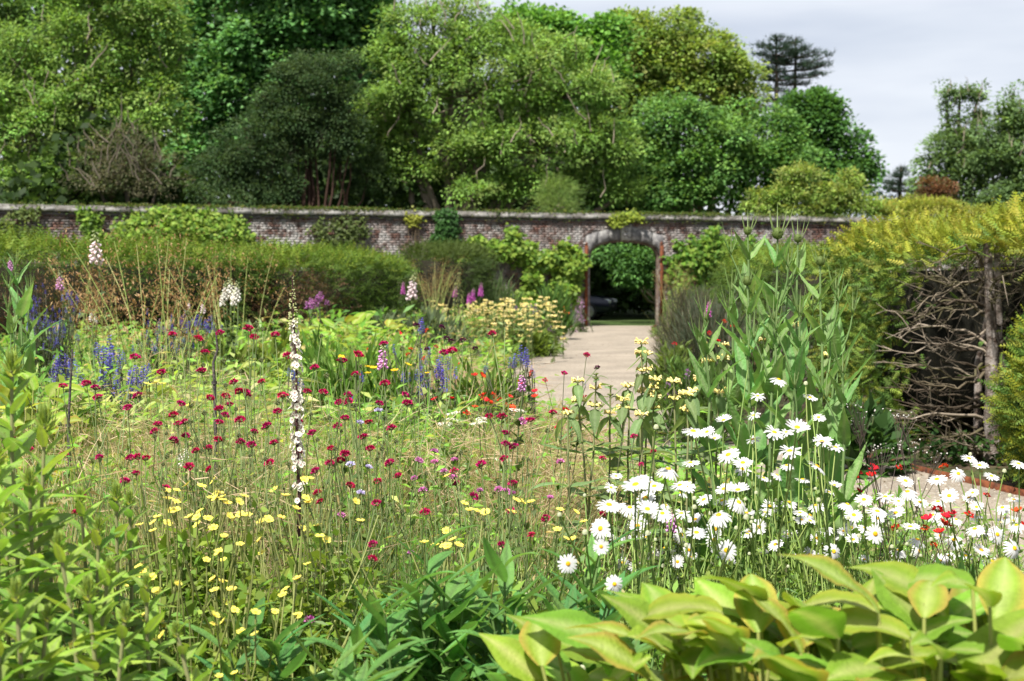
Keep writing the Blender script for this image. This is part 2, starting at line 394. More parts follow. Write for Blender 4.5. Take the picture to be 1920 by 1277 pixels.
M_cope = noise_mat('coping_stone', (.075, .07, .063), (.175, .165, .152), 4, 9, .95, .8, c3=(.25, .245, .23), s3=3.0)
g = Geo(); UL, UR = U(-90), U(2010)
ul, ur = UC - HA, UC + HA
box(g, ((UL + ul)/2, THK/2, WT/2), (ul - UL, THK, WT), (1, 1, 1)); box(g, ((UR + ur)/2, THK/2, WT/2), (UR - ur, THK, WT), (1, 1, 1))
us = np.linspace(ul, ur, 37)
for i in range(36):
    z0 = [float(arch_z(us[i])) , float(arch_z(us[i+1]))]
    V = [(us[i], 0, z0[0]), (us[i+1], 0, z0[1]), (us[i+1], 0, WT), (us[i], 0, WT), (us[i], THK, z0[0]), (us[i+1], THK, z0[1]), (us[i+1], THK, WT), (us[i], THK, WT)]
    g.add(V, [[(0, 1, 2, 3), (5, 4, 7, 6), (4, 5, 1, 0), (3, 2, 6, 7)]], (1, 1, 1))
part(wall, 'mortar_bed', g.mesh('mortar_bed', M_mortar))
# bricks: each one a proud block; the 300 round the gateway as single parts, the rest joined
BH, BL = .075, .225
brk = []
for r_ in range(int(WT/BH)):
    z = r_*BH + BH/2; off = (r_ % 2)*BL/2 + R.normal(scale=.012)
    u = np.arange(UL + off, UR, BL)
    if r_ % 4 == 1:      # a course of headers
        u = np.arange(UL + off, UR, BL/2); w = BL/2
    else: w = BL
    uc = u + w/2
    keep = ~((np.abs(uc - UC) < HA + .13) & (z < np.maximum(outer_z(uc) + .03, 2.5)))
    brk.append(np.c_[uc[keep], np.full(keep.sum(), z), np.full(keep.sum(), w)])
brk = np.concatenate(brk)
PALB = [(.175, .09, .07), (.14, .075, .06), (.20, .11, .085), (.10, .065, .057), (.085, .07, .065), (.175, .115, .095), (.15, .085, .07)]
bcol = pick(PALB, len(brk))*np.exp(R.normal(scale=.2, size=(len(brk), 1)))
bt = np.array([(x, y, z) for x in (-.5, .5) for y in (0, 1) for z in (-.5, .5)], float)
bf = np.array([(0, 1, 3, 2), (4, 6, 7, 5), (0, 4, 5, 1), (2, 3, 7, 6)][0:3] + [(0, 2, 6, 4), (1, 5, 7, 3)])
d2 = np.hypot((brk[:, 0] - UC)*.8, brk[:, 1] - 2.9); order = np.argsort(d2)
near = order[:300]; rest = order[300:]
def brick_verts(q):
    s = np.stack([q[:, 2] - .013, np.full(len(q), .035), np.full(len(q), BH - .013)], 1)
    V = bt[None]*s[:, None, :]; V[:, :, 1] -= .014
    V += R.normal(scale=.0022, size=V.shape)
    return V
g = Geo(); V = brick_verts(brk[rest]) + np.stack([brk[rest, 0], -R.random(len(rest))*.006, brk[rest, 1]], 1)[:, None, :]
g.add(V.reshape(-1, 3), [(np.arange(len(rest))[:, None, None]*8 + bf[None]).reshape(-1, 4)], np.repeat(bcol[rest], 8, axis=0))
part(wall, 'brickwork', g.mesh('brickwork', M_brick), kind='stuff')
BM = {}
for w in (BL, BL/2):
    for k in range(6):
        gg = Geo(); gg.add(brick_verts(np.array([[0, 0, w]]))[0], [bf], pick(PALB, 1)[0]*R.uniform(.8, 1.25)); BM[(round(w, 4), k)] = gg.mesh('brick', M_brick)
for i in near:
    part(wall, 'brick', BM[(round(brk[i, 2], 4), int(R.integers(6)))], Matrix.Translation((brk[i, 0], -float(R.random())*.006, brk[i, 1])))
# coping stones
def coping_mesh(w):
    g = Geo(); prof = [(-.10, 0), (-.13, .025), (-.13, .075), (-.115, .10), (-.02, .165), (.15, .205), (.36, .165), (.42, .09), (.42, 0)]
    n = len(prof); xs = np.linspace(-w/2 + .004, w/2 - .004, 4)
    V = np.array([(x, y, z) for x in xs for (y, z) in prof]); V += R.normal(scale=.006, size=V.shape)
    F = [(i*n+j, (i+1)*n+j, (i+1)*n+(j+1) % n, i*n+(j+1) % n) for i in range(3) for j in range(n)]
    cen = len(V); V = np.vstack([V, V[:n].mean(0), V[-n:].mean(0)])
    T = [(cen, j, (j+1) % n) for j in range(n)] + [(cen+1, 3*n+(j+1) % n, 3*n+j) for j in range(n)]
    g.add(V, [F, T], (1, 1, 1)); return g.mesh('coping_stone', M_cope)
CM = [coping_mesh(.92) for _ in range(5)]
u = UL + .46
while u < UR:
    part(wall, 'coping_stone', random.choice(CM), Matrix.Translation((u, 0, WT + R.normal(scale=.006))) @ Matrix.Rotation(R.normal(scale=.006), 4, 'Y')); u += .92
# moss and creeping leaves on top of the coping
g = Geo(); n = 20000
uu = R.uniform(UL, UR, n); dens = .5 + .5*np.sin(uu*.8)*np.sin(uu*.31 + 1) + .25*np.sin(uu*2.7)
k = R.random(n) < np.clip(dens, .12, 1); uu = uu[k]; n = len(uu)
yy = R.uniform(-.10, .38, n); zz = WT + .10 + .10*np.clip(1 - ((yy - .15)/.28)**2, 0, 1) + R.random(n)*.07
yy2 = np.where(R.random(n) < .10, -.13, yy); zz = np.where(yy2 == -.13, WT + R.uniform(-.12, .13, n), zz)
cloud(g, np.stack([uu, yy2, zz], 1), R.normal(size=(n, 3))*[1, 1, .4] + [0, -.5, .4], R.normal(size=(n, 3))*.5 + [0, -.4, 1], .05 + .05*R.random(n), .04 + .03*R.random(n),
      pick([(.09, .13, .025), (.06, .09, .025), (.13, .13, .04), (.05, .10, .02)], n)*np.exp(R.normal(scale=.2, size=(n, 1))))
mo = solo('moss', g.mesh('moss', M_leaf), 'green moss and creeping growth along the top of the wall coping', 'moss', kind='stuff', loc=(GATE[0], GATE[1], 0)); mo.rotation_euler = (0, 0, WA)

# stone archway
arch = thing('stone_archway', 'weathered grey stone Tudor arch framing the gateway in the brick wall', 'archway', (GATE[0], GATE[1], 0), rz=WA)
def slab(pts, y0, y1, name, par, mat, jit=.004):
    """closed polygon in (u,z) extruded from y0 to y1, front edges a little uneven"""
    n = len(pts); P = np.array(pts, float); c = P.mean(0)
    P2 = c + (P - c)*.985
    V = np.concatenate([np.c_[P2[:, 0], np.full(n, y0), P2[:, 1]], np.c_[P[:, 0], np.full(n, y0 + .02), P[:, 1]], np.c_[P[:, 0], np.full(n, y1), P[:, 1]]])
    V += R.normal(scale=jit, size=V.shape)
    F = [(k*n+i, k*n+(i+1) % n, (k+1)*n+(i+1) % n, (k+1)*n+i) for k in range(2) for i in range(n)]
    V = np.vstack([V, V[:n].mean(0)]); T = [(3*n, i, (i+1) % n) for i in range(n)]
    g = Geo(); g.add(V, [F, [(a, c_, b_) for a, b_, c_ in T]], (1, 1, 1)); return part(par, name, g.mesh(name, mat))
nv = 6; edges = np.linspace(-1, 1, nv + 2)
cuts = np.concatenate([np.linspace(UC - HA - .10, UC - .17, 4), np.linspace(UC + .17, UC + HA + .10, 4)])
for i in range(7):
    if i == 3: continue
    a, b_ = cuts[i], cuts[i+1]; uu = np.linspace(a, b_, 6)
    ins = np.clip(uu, UC - HA, UC + HA)
    lowz = np.where(np.abs(uu - UC) >= HA, ZS - .02, arch_z(ins))
    slab([(q, z) for q, z in zip(uu, lowz)] + [(q, float(outer_z(q))) for q in uu[::-1]], -.03, .14, 'voussoir', arch, M_stone)
uu = np.linspace(UC - .165, UC + .165, 5)
ks = slab([(q, float(arch_z(q)) - .02) for q in uu] + [(UC + .19, 3.30), (UC - .19, 3.30)], -.085, .14, 'keystone', arch, noise_mat('pale_stone', (.24, .235, .22), (.40, .39, .37), 7, 9, .9, .7, c3=(.16, .155, .15), s3=6))
for du, dz, s in ((-.10, .44, .05), (.10, .44, .05), (0, .46, .06), (0, .30, .085), (-.05, .14, .045), (.05, .14, .045)):   # carved bosses
    gg = Geo(); tubes(gg, np.array([(UC + du, -.05, ZA + dz), (UC + du, -.09, ZA + dz), (UC + du, -.12, ZA + dz), (UC + du, -.135, ZA + dz)]), np.array([[s, s, s*.75, .004]]), (1, 1, 1), 8)
    part(ks, 'carving', gg.mesh('carving', M_stone, True))
for s in (-1, 1):     # jamb blocks
    z = 0.0
    while z < ZS - .05:
        h = min(R.uniform(.26, .38), ZS - .02 - z)
        ua = UC + s*HA; ub = UC + s*(HA + R.choice([.09, .16]))
        lo, hi = min(ua, ub), max(ua, ub)
        slab([(lo, z + .004), (hi, z + .004), (hi, z + h - .004), (lo, z + h - .004)], -.03, .20, 'jamb_stone', arch, M_stone); z += h
M_ringstone = noise_mat('brown_stone', (.085, .055, .045), (.17, .125, .105), 6, 8, .9, .5, c3=(.2, .175, .15), s3=4)
ring = [UC - HA] + list(np.linspace(UC - HA, UC + HA, 21)) + [UC + HA]
uo = np.linspace(-1, 1, 31)
IN = .07
pin = [(UC - HA + IN, 0)] + [(UC + q*(HA - IN), float(arch_z(UC + q*(HA - IN), HA - IN, ZS - .02, ZA - .075))) for q in uo] + [(UC + HA - IN, 0)]
pout = [(UC - HA + .002, 0)] + [(UC + q*(HA - .002), float(arch_z(UC + q*(HA - .002))) - .002) for q in uo] + [(UC + HA - .002, 0)]
n = len(pin); g = Geo()
def fr(P, y): return np.array([(a, y, z) for a, z in P])
V = np.concatenate([fr(pout, .10), fr(pin, .10), fr(pin, .26), fr(pout, .26)])
g.add(V, [[(k*n+i, k*n+i+1, (k+1)*n+i+1, (k+1)*n+i) for k in range(3) for i in range(n-1)]], (1, 1, 1))
part(arch, 'inner_order', g.mesh('inner_order', M_ringstone))
for s, px, lab, zt in ((-1, 1097.5, 'rusty iron gate post left of the archway opening', 2.62), (1, 1237.5, 'rusty iron gate post right of the archway opening', 2.66)):
    th = thing('gate_post', lab, 'post', tuple(wl(np.array(U(px)), -.10, 0)), 'iron gate posts', rz=WA)
    g = Geo(); box(g, (0, 0, zt/2), (.085, .05, zt), (1, 1, 1), .004); part(th, 'bar', g.mesh('bar', M_rust))
    g = Geo(); box(g, (.05*s, .0, zt/2), (.03, .03, zt*.97), (1, 1, 1), .003); part(th, 'flange', g.mesh('flange', M_rust))
    for z in (.35, 1.2, 2.1):
        g = Geo(); box(g, (0, .045, z), (.11, .06, .05), (1, 1, 1), .003); part(th, 'hinge_bracket', g.mesh('hinge_bracket', M_rust))
    g = Geo(); tubes(g, np.array([(0, 0, zt), (0, 0, zt + .03), (0, 0, zt + .10)]), np.array([[.045, .05, .004]]), (1, 1, 1), 6); part(th, 'finial', g.mesh('finial', M_rust))

# ------------------------------------------------------------------ parked car beyond the gate
CY = 53.0
fx = PX(1149, 590, CY)[0]
car = thing('parked_car', 'dark blue car parked beyond the archway, only its front showing', 'car', (fx, CY, 0), rz=math.radians(-14))
M_car, t = newmat('car_paint'); q = t.nodes.new('ShaderNodeBsdfPrincipled'); oo = t.nodes.new('ShaderNodeOutputMaterial'); t.links.new(q.outputs[0], oo.inputs[0])
q.inputs['Base Color'].default_value = (.005, .008, .026, 1); q.inputs['Roughness'].default_value = .35; q.inputs['Coat Weight'].default_value = .3; q.inputs['Metallic'].default_value = .3
def flat(name, c, rough=.5, spec=.5, metal=0.0):
    m, t = newmat(name); q = t.nodes.new('ShaderNodeBsdfPrincipled'); oo = t.nodes.new('ShaderNodeOutputMaterial'); t.links.new(q.outputs[0], oo.inputs[0])
    q.inputs['Base Color'].default_value = (*c, 1); q.inputs['Roughness'].default_value = rough; q.inputs['Specular IOR Level'].default_value = spec; q.inputs['Metallic'].default_value = metal; return m
M_tyre = flat('tyre', (.02, .02, .02), .8); M_glass = flat('window_glass', (.012, .016, .018), .08, .6); M_rim = flat('rim', (.4, .4, .42), .3, .5, .8); M_lamp = flat('lamp_glass', (.55, .57, .6), .12, .6)
def loft(prof, ws, name, mat):   # prof (x,z) closed loop, ws = list of (y, scale-in-z toward waist, inset)
    n = len(prof); P = np.array(prof, float); g = Geo(); V = []
    for y, k in ws: V.append(np.c_[P[:, 0]*1.0, np.full(n, y), .62 + (P[:, 1] - .62)*k])
    V = np.concatenate(V); m_ = len(ws)
    F = [(i*n+j, i*n+(j+1) % n, (i+1)*n+(j+1) % n, (i+1)*n+j) for i in range(m_-1) for j in range(n)]
    c0 = len(V); V = np.vstack([V, V[:n].mean(0), V[-n:].mean(0)]); T = [(c0, (j+1) % n, j) for j in range(n)] + [(c0+1, (m_-1)*n+j, (m_-1)*n+(j+1) % n) for j in range(n)]
    g.add(V, [F, T], (1, 1, 1)); me = g.mesh(name, mat, True); return me
body = [(0, .35), (.02, .55), (-.06, .74), (-.35, .86), (-1.05, .96), (-1.2, .97), (-3.6, 1.0), (-4.1, .95), (-4.2, .7), (-4.2, .35), (-3.8, .22), (-.4, .22)]
part(car, 'body', loft(body, [(-.86, .8), (-.82, .96), (-.6, 1.0), (0, 1.02), (.6, 1.0), (.82, .96), (.86, .8)], 'body', M_car))
cab = [(-1.05, .95), (-1.75, 1.42), (-2.2, 1.49), (-3.2, 1.47), (-3.75, 1.25), (-4.0, .97)]
part(car, 'cabin', loft(cab, [(-.74, .86), (-.66, .99), (0, 1.02), (.66, .99), (.74, .86)], 'cabin', M_glass))
rf = [(-1.72, 1.43), (-2.2, 1.52), (-3.2, 1.50), (-3.7, 1.30), (-3.6, 1.30), (-2.2, 1.46)]
part(car, 'roof', loft(rf, [(-.66, .97), (-.5, 1.0), (.5, 1.0), (.66, .97)], 'roof', M_car))
for xw in (-.78, -3.35):
    for s in (-1, 1):
        gg = Geo(); an = np.linspace(0, 2*math.pi, 21)[:-1]; V = []
        for y, r_ in ((-.10, .24), (-.10, .29), (-.08, .315), (.08, .315), (.10, .29), (.10, .24)): V.append(np.c_[np.cos(an)*r_, np.full(20, y), np.sin(an)*r_])
        gg.add(np.concatenate(V), [[(i*20+j, i*20+(j+1) % 20, (i+1)*20+(j+1) % 20, (i+1)*20+j) for i in range(5) for j in range(20)]], (1, 1, 1))
        w = part(car, 'wheel', gg.mesh('wheel', M_tyre, True), Matrix.Translation((xw, s*.79, .315)))
        gg = Geo(); tubes(gg, np.array([(0, s*.02, 0), (0, s*.085, 0), (0, s*.09, 0), (0, s*.095, 0)]), np.array([[.235, .235, .20, .002]]), (1, 1, 1), 14); part(w, 'rim', gg.mesh('rim', M_rim))
for s in (-1, 1):
    gg = Geo(); tubes(gg, np.array([(-.30, s*.63, .72), (-.05, s*.62, .69), (.015, s*.60, .67), (.03, s*.58, .66)]), np.array([[.10, .10, .08, .003]]), (1, 1, 1), 8); part(car, 'headlight', gg.mesh('headlight', M_lamp, True))
g = Geo(); box(g, (.02, 0, .50), (.03, 1.1, .13), (1, 1, 1)); part(car, 'grille', g.mesh('grille', M_tyre))
for s in (-1, 1):
    g = Geo(); box(g, (-1.35, s*.93, 1.02), (.10, .16, .12), (1, 1, 1), .01); part(car, 'wing_mirror', g.mesh('wing_mirror', M_car))

# ================================================================== TREES
def tree(name, label, D, lobes, n, leaf, pal, cr=.55, cat='tree', trunk=None, limb_col=(.16, .13, .10), group='trees beyond the wall', T=KITE, mat=None, front=.78, fill=(.45, 1.03), vis_twigs=0, per=26, up=.3, cv=.22, tip=None, flat_=.65, ground=0.0):
    lobes = [tuple(l) + (0,)*(5 - len(l)) for l in lobes]; pal = np.asarray(pal)*[1.8, 1.98, 1.7]; cr *= 1.05; leaf = (leaf[0]*.92, leaf[1]*.92); per = int(per*1.7)
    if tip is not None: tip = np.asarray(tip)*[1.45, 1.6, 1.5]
    cs = []; rs = []
    for (px, py, rx, ry, dd) in lobes:
        c = PX(px, py, D + dd); k = (D + dd)/K; cs.append(c); rs.append((rx*k*.93, rx*k*.72, ry*k*.9))
    cs = np.array(cs); rs = np.array(rs)
    ar = rs[:, 0]*rs[:, 2]; nl = np.maximum(1, (n/per*ar/ar.sum())).astype(int)
    if trunk is None:
        b = cs.mean(0); base = np.array([b[0], D + .5, ground])
    else: base = np.array([PX(trunk, 500, D)[0], D, ground])
    th = thing(name, label, cat, base, group)
    G = Geo(); B = Geo(); allc = []
    for c, r_, m_ in zip(cs, rs, nl):
        d = nrm(R.normal(size=(m_, 3))); fl = (d[:, 1] > .1) & (R.random(m_) < front); d[fl, 1] *= -1
        lowflip = (d[:, 2] < -.35) & (R.random(m_) < .5); d[lowflip, 2] *= -1
        rf = R.uniform(fill[0], fill[1], (m_, 1))**.6
        rf = rf*np.where(R.random((m_, 1)) < .13, R.uniform(1.05, 1.3, (m_, 1)), 1.0)
        nb_ = max(4, int(5 + 9*min(1.0, r_[0]/4.0)))          # bosses: rounded boughs that stand out of the lobe
        bd = nrm(R.normal(size=(nb_, 3))); bd[:, 1] = np.where((bd[:, 1] > .2) & (R.random(nb_) < front), -bd[:, 1], bd[:, 1]); bd[:, 2] += .15
        bc = c + nrm(bd)*r_*R.uniform(.55, .98, (nb_, 1)); brd = r_*R.uniform(.26, .60, (nb_, 1)); bi = R.integers(0, nb_, m_)
        shell = nrm(d + [0, 0, .35])
        cc = np.where(R.random((m_, 1)) < .62, bc[bi] + shell*brd[bi]*R.uniform(.7, 1.12, (m_, 1)), c + d*r_*rf*.93)
        sz = cr*R.uniform(.4, 1.3, m_)
        off = ball(m_*per).reshape(m_, per, 3)*sz[:, None, None]*[1.15, 1, flat_]
        P = (cc[:, None] + off).reshape(-1, 3)
        outw = np.repeat(d, per, axis=0)
        dr = nrm(off.reshape(-1, 3)) + .6*outw + R.normal(scale=.5, size=P.shape) + [0, 0, up - .35]
        nn = np.array([0, -.25, 1.0]) + R.normal(scale=.38, size=P.shape) + .4*outw
        cl = np.repeat(pick(pal, m_)*np.exp(R.normal(scale=cv, size=(m_, 1))), per, axis=0)*np.exp(R.normal(scale=.16, size=(m_*per, 1)))
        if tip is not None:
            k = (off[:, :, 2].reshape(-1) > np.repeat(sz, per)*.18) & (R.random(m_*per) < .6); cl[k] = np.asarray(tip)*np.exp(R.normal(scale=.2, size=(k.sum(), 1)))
        k = P[:, 2] > ground + .15
        cloud(G, P[k], dr[k], nn[k], (leaf[0]*R.uniform(.7, 1.25, len(P)))[k], (leaf[1]*R.uniform(.7, 1.25, len(P)))[k], cl[k], T)
        allc.append(cc)
    # trunk, limbs and twigs
    top = cs[np.argmax(cs[:, 2])]; fork = base + (np.array([base[0], base[1], min(2.4, cs[:, 2].mean()*.5)]) - base)
    r0 = (.10 + .035*(top[2]))*(.32 if name == 'myrtle_tree' else .8)
    tubes(B, np.array([base + [0, 0, -.1], (base + fork)/2 + R.normal(scale=.06, size=3), fork]), np.array([[r0, r0*.8, r0*.65]]), limb_col, 7)
    for c, cc, r_ in zip(cs, allc, rs):
        tubes(B, curve(fork - [0, 0, .3], c, 6, (0, 0, -.1*np.linalg.norm(c - fork)), .12), np.linspace(r0*.5, r0*.18, 6)[None], limb_col, 5)
        k = R.permutation(len(cc))[:max(3, len(cc)//9)]
        if len(k):
            Pm = np.array([curve(c + ball(1)[0]*.2, cc[j], 4, (0, 0, -.1), .08) for j in k]); tubes(B, Pm, np.linspace(r0*.14, .012, 4)[None], limb_col, 3)
    if vis_twigs:        # bare pale branches that show between the leaves on the near side
        al = np.concatenate(allc); k = R.permutation(len(al))[:vis_twigs]
        A = al[k] + [0, -.55, 0]; up_ = np.stack([R.normal(scale=.35, size=len(k)), R.normal(scale=.1, size=len(k)) - .1, R.uniform(.4, 1.1, len(k))], 1)
        Pm = np.stack([A, A + up_*.35 + R.normal(scale=.05, size=A.shape), A + up_*.7 + R.normal(scale=.07, size=A.shape), A + up_], 1)
        tubes(B, Pm, np.linspace(.028, .008, 4)[None], np.array([.24, .205, .155])*(.5 if name == 'dry_shrub' else 1), 4)
    part(th, 'crown', G.mesh('crown', mat or M_tree, off=base), kind='stuff')
    part(th, 'trunk', B.mesh('trunk', M_twig, True, off=base))
    return th

LG = [(.10, .165, .035), (.08, .14, .035), (.125, .18, .05), (.065, .11, .03), (.12, .15, .05)]
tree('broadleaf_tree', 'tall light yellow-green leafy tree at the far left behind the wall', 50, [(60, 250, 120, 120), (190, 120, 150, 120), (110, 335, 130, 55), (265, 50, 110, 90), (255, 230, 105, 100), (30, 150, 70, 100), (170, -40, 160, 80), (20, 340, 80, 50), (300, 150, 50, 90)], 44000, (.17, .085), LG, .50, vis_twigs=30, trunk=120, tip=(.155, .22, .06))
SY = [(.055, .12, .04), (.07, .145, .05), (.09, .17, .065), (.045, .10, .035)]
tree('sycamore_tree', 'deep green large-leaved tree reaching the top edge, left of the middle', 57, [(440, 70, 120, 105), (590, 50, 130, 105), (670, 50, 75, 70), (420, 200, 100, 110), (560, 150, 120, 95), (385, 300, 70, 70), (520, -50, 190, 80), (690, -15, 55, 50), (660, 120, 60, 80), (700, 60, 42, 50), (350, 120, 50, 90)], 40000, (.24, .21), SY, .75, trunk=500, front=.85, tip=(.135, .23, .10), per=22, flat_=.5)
DK = [(.024, .044, .018), (.030, .050, .020), (.020, .036, .016), (.038, .056, .024)]
dark = tree('myrtle_tree', 'very dark dense evergreen with bare reddish trunks leaning over the wall', 48.6, [(600, 170, 75, 65), (635, 125, 45, 35), (545, 215, 75, 50), (480, 275, 75, 50), (405, 325, 55, 45), (640, 215, 50, 55), (515, 310, 60, 45), (440, 345, 65, 35), (375, 365, 30, 30, -1.2), (430, 375, 40, 22, -1.4), (560, 165, 50, 45), (660, 260, 40, 50), (530, 355, 40, 25), (620, 250, 60, 40), (690, 330, 40, 50, 1.0), (575, 240, 50, 35), (510, 250, 60, 40), (460, 315, 70, 40), (570, 290, 30, 30), (640, 300, 35, 40, 1), (480, 365, 60, 25), (555, 130, 30, 25), (500, 205, 30, 25)], 52000, (.095, .06), DK, .36, trunk=588, limb_col=(.05, .03, .022), per=34, fill=(.5, 1.04), tip=(.045, .065, .028), flat_=.75)
G = Geo(); b0 = np.array(dark.location)
for px, tops in ((585, [(562, 262), (580, 250), (603, 258)]), (648, [(640, 310), (657, 305)]), (520, [(508, 348), (540, 340)])):
    base = PX(px, 400, 49.2); base[2] = 0
    for (tx, ty) in tops:
        e = PX(tx, ty, 48.9); mid = PX(px + (tx - px)*.25, 365, 49.0)
        Pm = np.array([base, base*.5 + mid*.5, mid, mid*.5 + e*.5 + [R.normal(scale=.12), 0, 0], e]); tubes(G, Pm, np.array([[.07, .065, .055, .045, .03]])*(1.2 if px == 585 else .7), (.06, .033, .024), 6)
part(dark, 'trunk', G.mesh('trunk', M_twig, True, off=b0), label='bare reddish brown trunk cluster')
BR = [(.070, .062, .040), (.055, .055, .032), (.085, .070, .05), (.06, .075, .035)]
tree('dry_shrub', 'dull grey-brown twiggy shrub above the left part of the wall', 47.4, [(230, 305, 85, 65), (175, 330, 60, 50), (300, 330, 55, 55), (240, 350, 90, 35)], 9000, (.085, .045), BR, .42, cat='shrub', vis_twigs=45, limb_col=(.09, .075, .06), trunk=235)
CE = [(.095, .155, .036), (.075, .125, .03), (.12, .175, .045), (.06, .095, .026), (.115, .145, .045)]
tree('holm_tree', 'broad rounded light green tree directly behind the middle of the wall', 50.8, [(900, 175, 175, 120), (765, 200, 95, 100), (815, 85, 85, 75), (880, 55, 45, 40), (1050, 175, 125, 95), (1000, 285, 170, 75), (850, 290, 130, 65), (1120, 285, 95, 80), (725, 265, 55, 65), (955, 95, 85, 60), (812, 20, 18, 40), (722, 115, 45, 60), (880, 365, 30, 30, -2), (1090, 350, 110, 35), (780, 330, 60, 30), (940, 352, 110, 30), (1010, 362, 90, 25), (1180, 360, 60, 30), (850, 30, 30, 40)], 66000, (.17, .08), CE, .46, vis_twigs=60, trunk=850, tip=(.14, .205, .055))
tree('maple_tree', 'bright green tree crown showing behind the rounded middle tree', 61, [(1030, 70, 90, 45), (1085, 130, 90, 80), (965, 60, 50, 35), (1120, 90, 60, 50)], 17000, (.24, .2), [(.07, .15, .03), (.09, .175, .035), (.055, .12, .03)], .6, tip=(.12, .21, .05))
OA = [(.12, .16, .032), (.10, .145, .032), (.14, .165, .045), (.08, .12, .03), (.135, .14, .05)]
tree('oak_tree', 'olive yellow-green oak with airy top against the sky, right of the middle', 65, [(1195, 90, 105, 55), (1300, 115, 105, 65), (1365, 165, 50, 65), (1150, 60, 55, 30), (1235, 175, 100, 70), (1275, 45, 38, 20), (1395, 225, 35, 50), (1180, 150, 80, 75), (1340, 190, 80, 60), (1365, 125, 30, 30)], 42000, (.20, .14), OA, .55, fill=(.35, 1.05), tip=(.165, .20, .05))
MG = [(.055, .115, .03), (.075, .14, .04), (.045, .09, .028), (.09, .15, .04)]
tree('lime_tree', 'dense mid green tree above the wall to the right of the archway', 53.5, [(1285, 265, 110, 65), (1385, 290, 85, 70), (1230, 330, 85, 60), (1330, 345, 110, 50), (1440, 330, 55, 55), (1455, 250, 45, 40), (1270, 380, 120, 25), (1250, 225, 60, 40), (1340, 300, 120, 60), (1480, 320, 50, 60), (1430, 380, 80, 25), (1200, 290, 60, 60)], 40000, (.17, .12), MG, .5, tip=(.10, .165, .05))
tree('chestnut_tree', 'dark green rounded tree stepping down towards the open sky on the right', 69, [(1540, 245, 60, 50), (1570, 300, 65, 55), (1612, 335, 40, 45), (1500, 300, 55, 80), (1530, 200, 38, 25), (1560, 360, 90, 40), (1500, 220, 40, 40)], 22000, (.22, .17), [(.038, .085, .022), (.05, .105, .028), (.03, .065, .02)], .6, tip=(.06, .12, .03))
GY = [(.07, .105, .045), (.085, .12, .052), (.06, .09, .04)]
tree('ash_tree', 'loose grey-green tree with sparse bare-topped crown at the right edge', 76, [(1795, 300, 70, 60), (1760, 350, 60, 50), (1800, 185, 28, 22), (1775, 190, 20, 35), (1835, 170, 14, 16), (1830, 215, 18, 30), (1785, 240, 22, 30), (1830, 260, 35, 35), (1830, 360, 60, 45), (1820, 310, 70, 50), (1740, 385, 50, 25)], 15000, (.22, .14), GY, .5, fill=(.2, 1.08), vis_twigs=30)
tree('ash_tree', 'grey-green tree with ragged tufted top, cut off by the right edge', 74, [(1890, 320, 70, 75), (1905, 265, 45, 45), (1885, 200, 20, 22), (1900, 175, 14, 16), (1915, 215, 18, 30), (1880, 240, 14, 22), (1940, 280, 60, 90), (1870, 385, 60, 30), (1860, 300, 50, 45), (1900, 370, 60, 40)], 15000, (.22, .14), GY, .5, fill=(.2, 1.06), vis_twigs=20)
tree('copper_shrub', 'small reddish brown bush in front of the grey-green trees', 66, [(1752, 362, 32, 30), (1735, 378, 25, 20)], 2600, (.16, .11), [(.085, .035, .022), (.07, .045, .025), (.10, .05, .03)], .4, cat='shrub')
YG = [(.11, .155, .035), (.09, .135, .03), (.13, .165, .045), (.10, .11, .04)]
tree('laurel_shrub', 'light yellow-green bushy shrub spilling over the wall top on the right', 51.8, [(1470, 370, 60, 25), (1510, 345, 45, 35), (1560, 375, 55, 22), (1592, 350, 25, 28), (1610, 380, 30, 15), (1430, 395, 50, 14), (1500, 396, 60, 14), (1580, 397, 50, 12), (1640, 395, 30, 12)], 12000, (.14, .075), YG, .36, cat='shrub', tip=(.19, .20, .05))
tree('privet_shrub', 'low yellowish shrub row above the wall, behind the right hedge', 52.5, [(1660, 392, 35, 16), (1700, 390, 40, 18), (1745, 388, 40, 20), (1780, 395, 30, 14), (1720, 402, 90, 10), (1840, 402, 60, 12)], 9000, (.12, .05), [(.17, .17, .035), (.13, .15, .03), (.19, .17, .05)], .3, cat='shrub', up=.9)
tree('dark_tree', 'dark tree showing at the top left corner behind the light green one', 62, [(10, 60, 90, 90), (30, 180, 70, 90), (-20, 260, 60, 100)], 12000, (.2, .15), [(.04, .075, .02), (.055, .09, .022), (.03, .05, .02)], .6)
tree('yew_shrub', 'small feathery yew bush hanging over the coping left of the archway', 47.2, [(1045, 368, 34, 30, 0), (1052, 392, 22, 22, -.8), (1030, 385, 20, 15, -.4)], 2600, (.22, .14), [(.075, .10, .025), (.055, .085, .022)], .36, cat='shrub', T=SPRAY4, mat=M_needle)
tree('laurel_tree', 'shaded leafy tree filling the view through the archway', 57.5, [(1170, 500, 80, 40), (1215, 470, 50, 40), (1140, 470, 50, 40), (1200, 540, 50, 30), (1190, 430, 90, 40), (1120, 530, 40, 40, 2), (1165, 560, 60, 30, 2), (1190, 500, 42, 26, -8.5), (1215, 480, 26, 28, -8.8), (1158, 478, 36, 18, -8.3), (1207, 535, 24, 18, -8)], 19000, (.20, .09), [(.05, .105, .03), (.06, .12, .035), (.035, .075, .025)], .55, trunk=1300, front=.85)
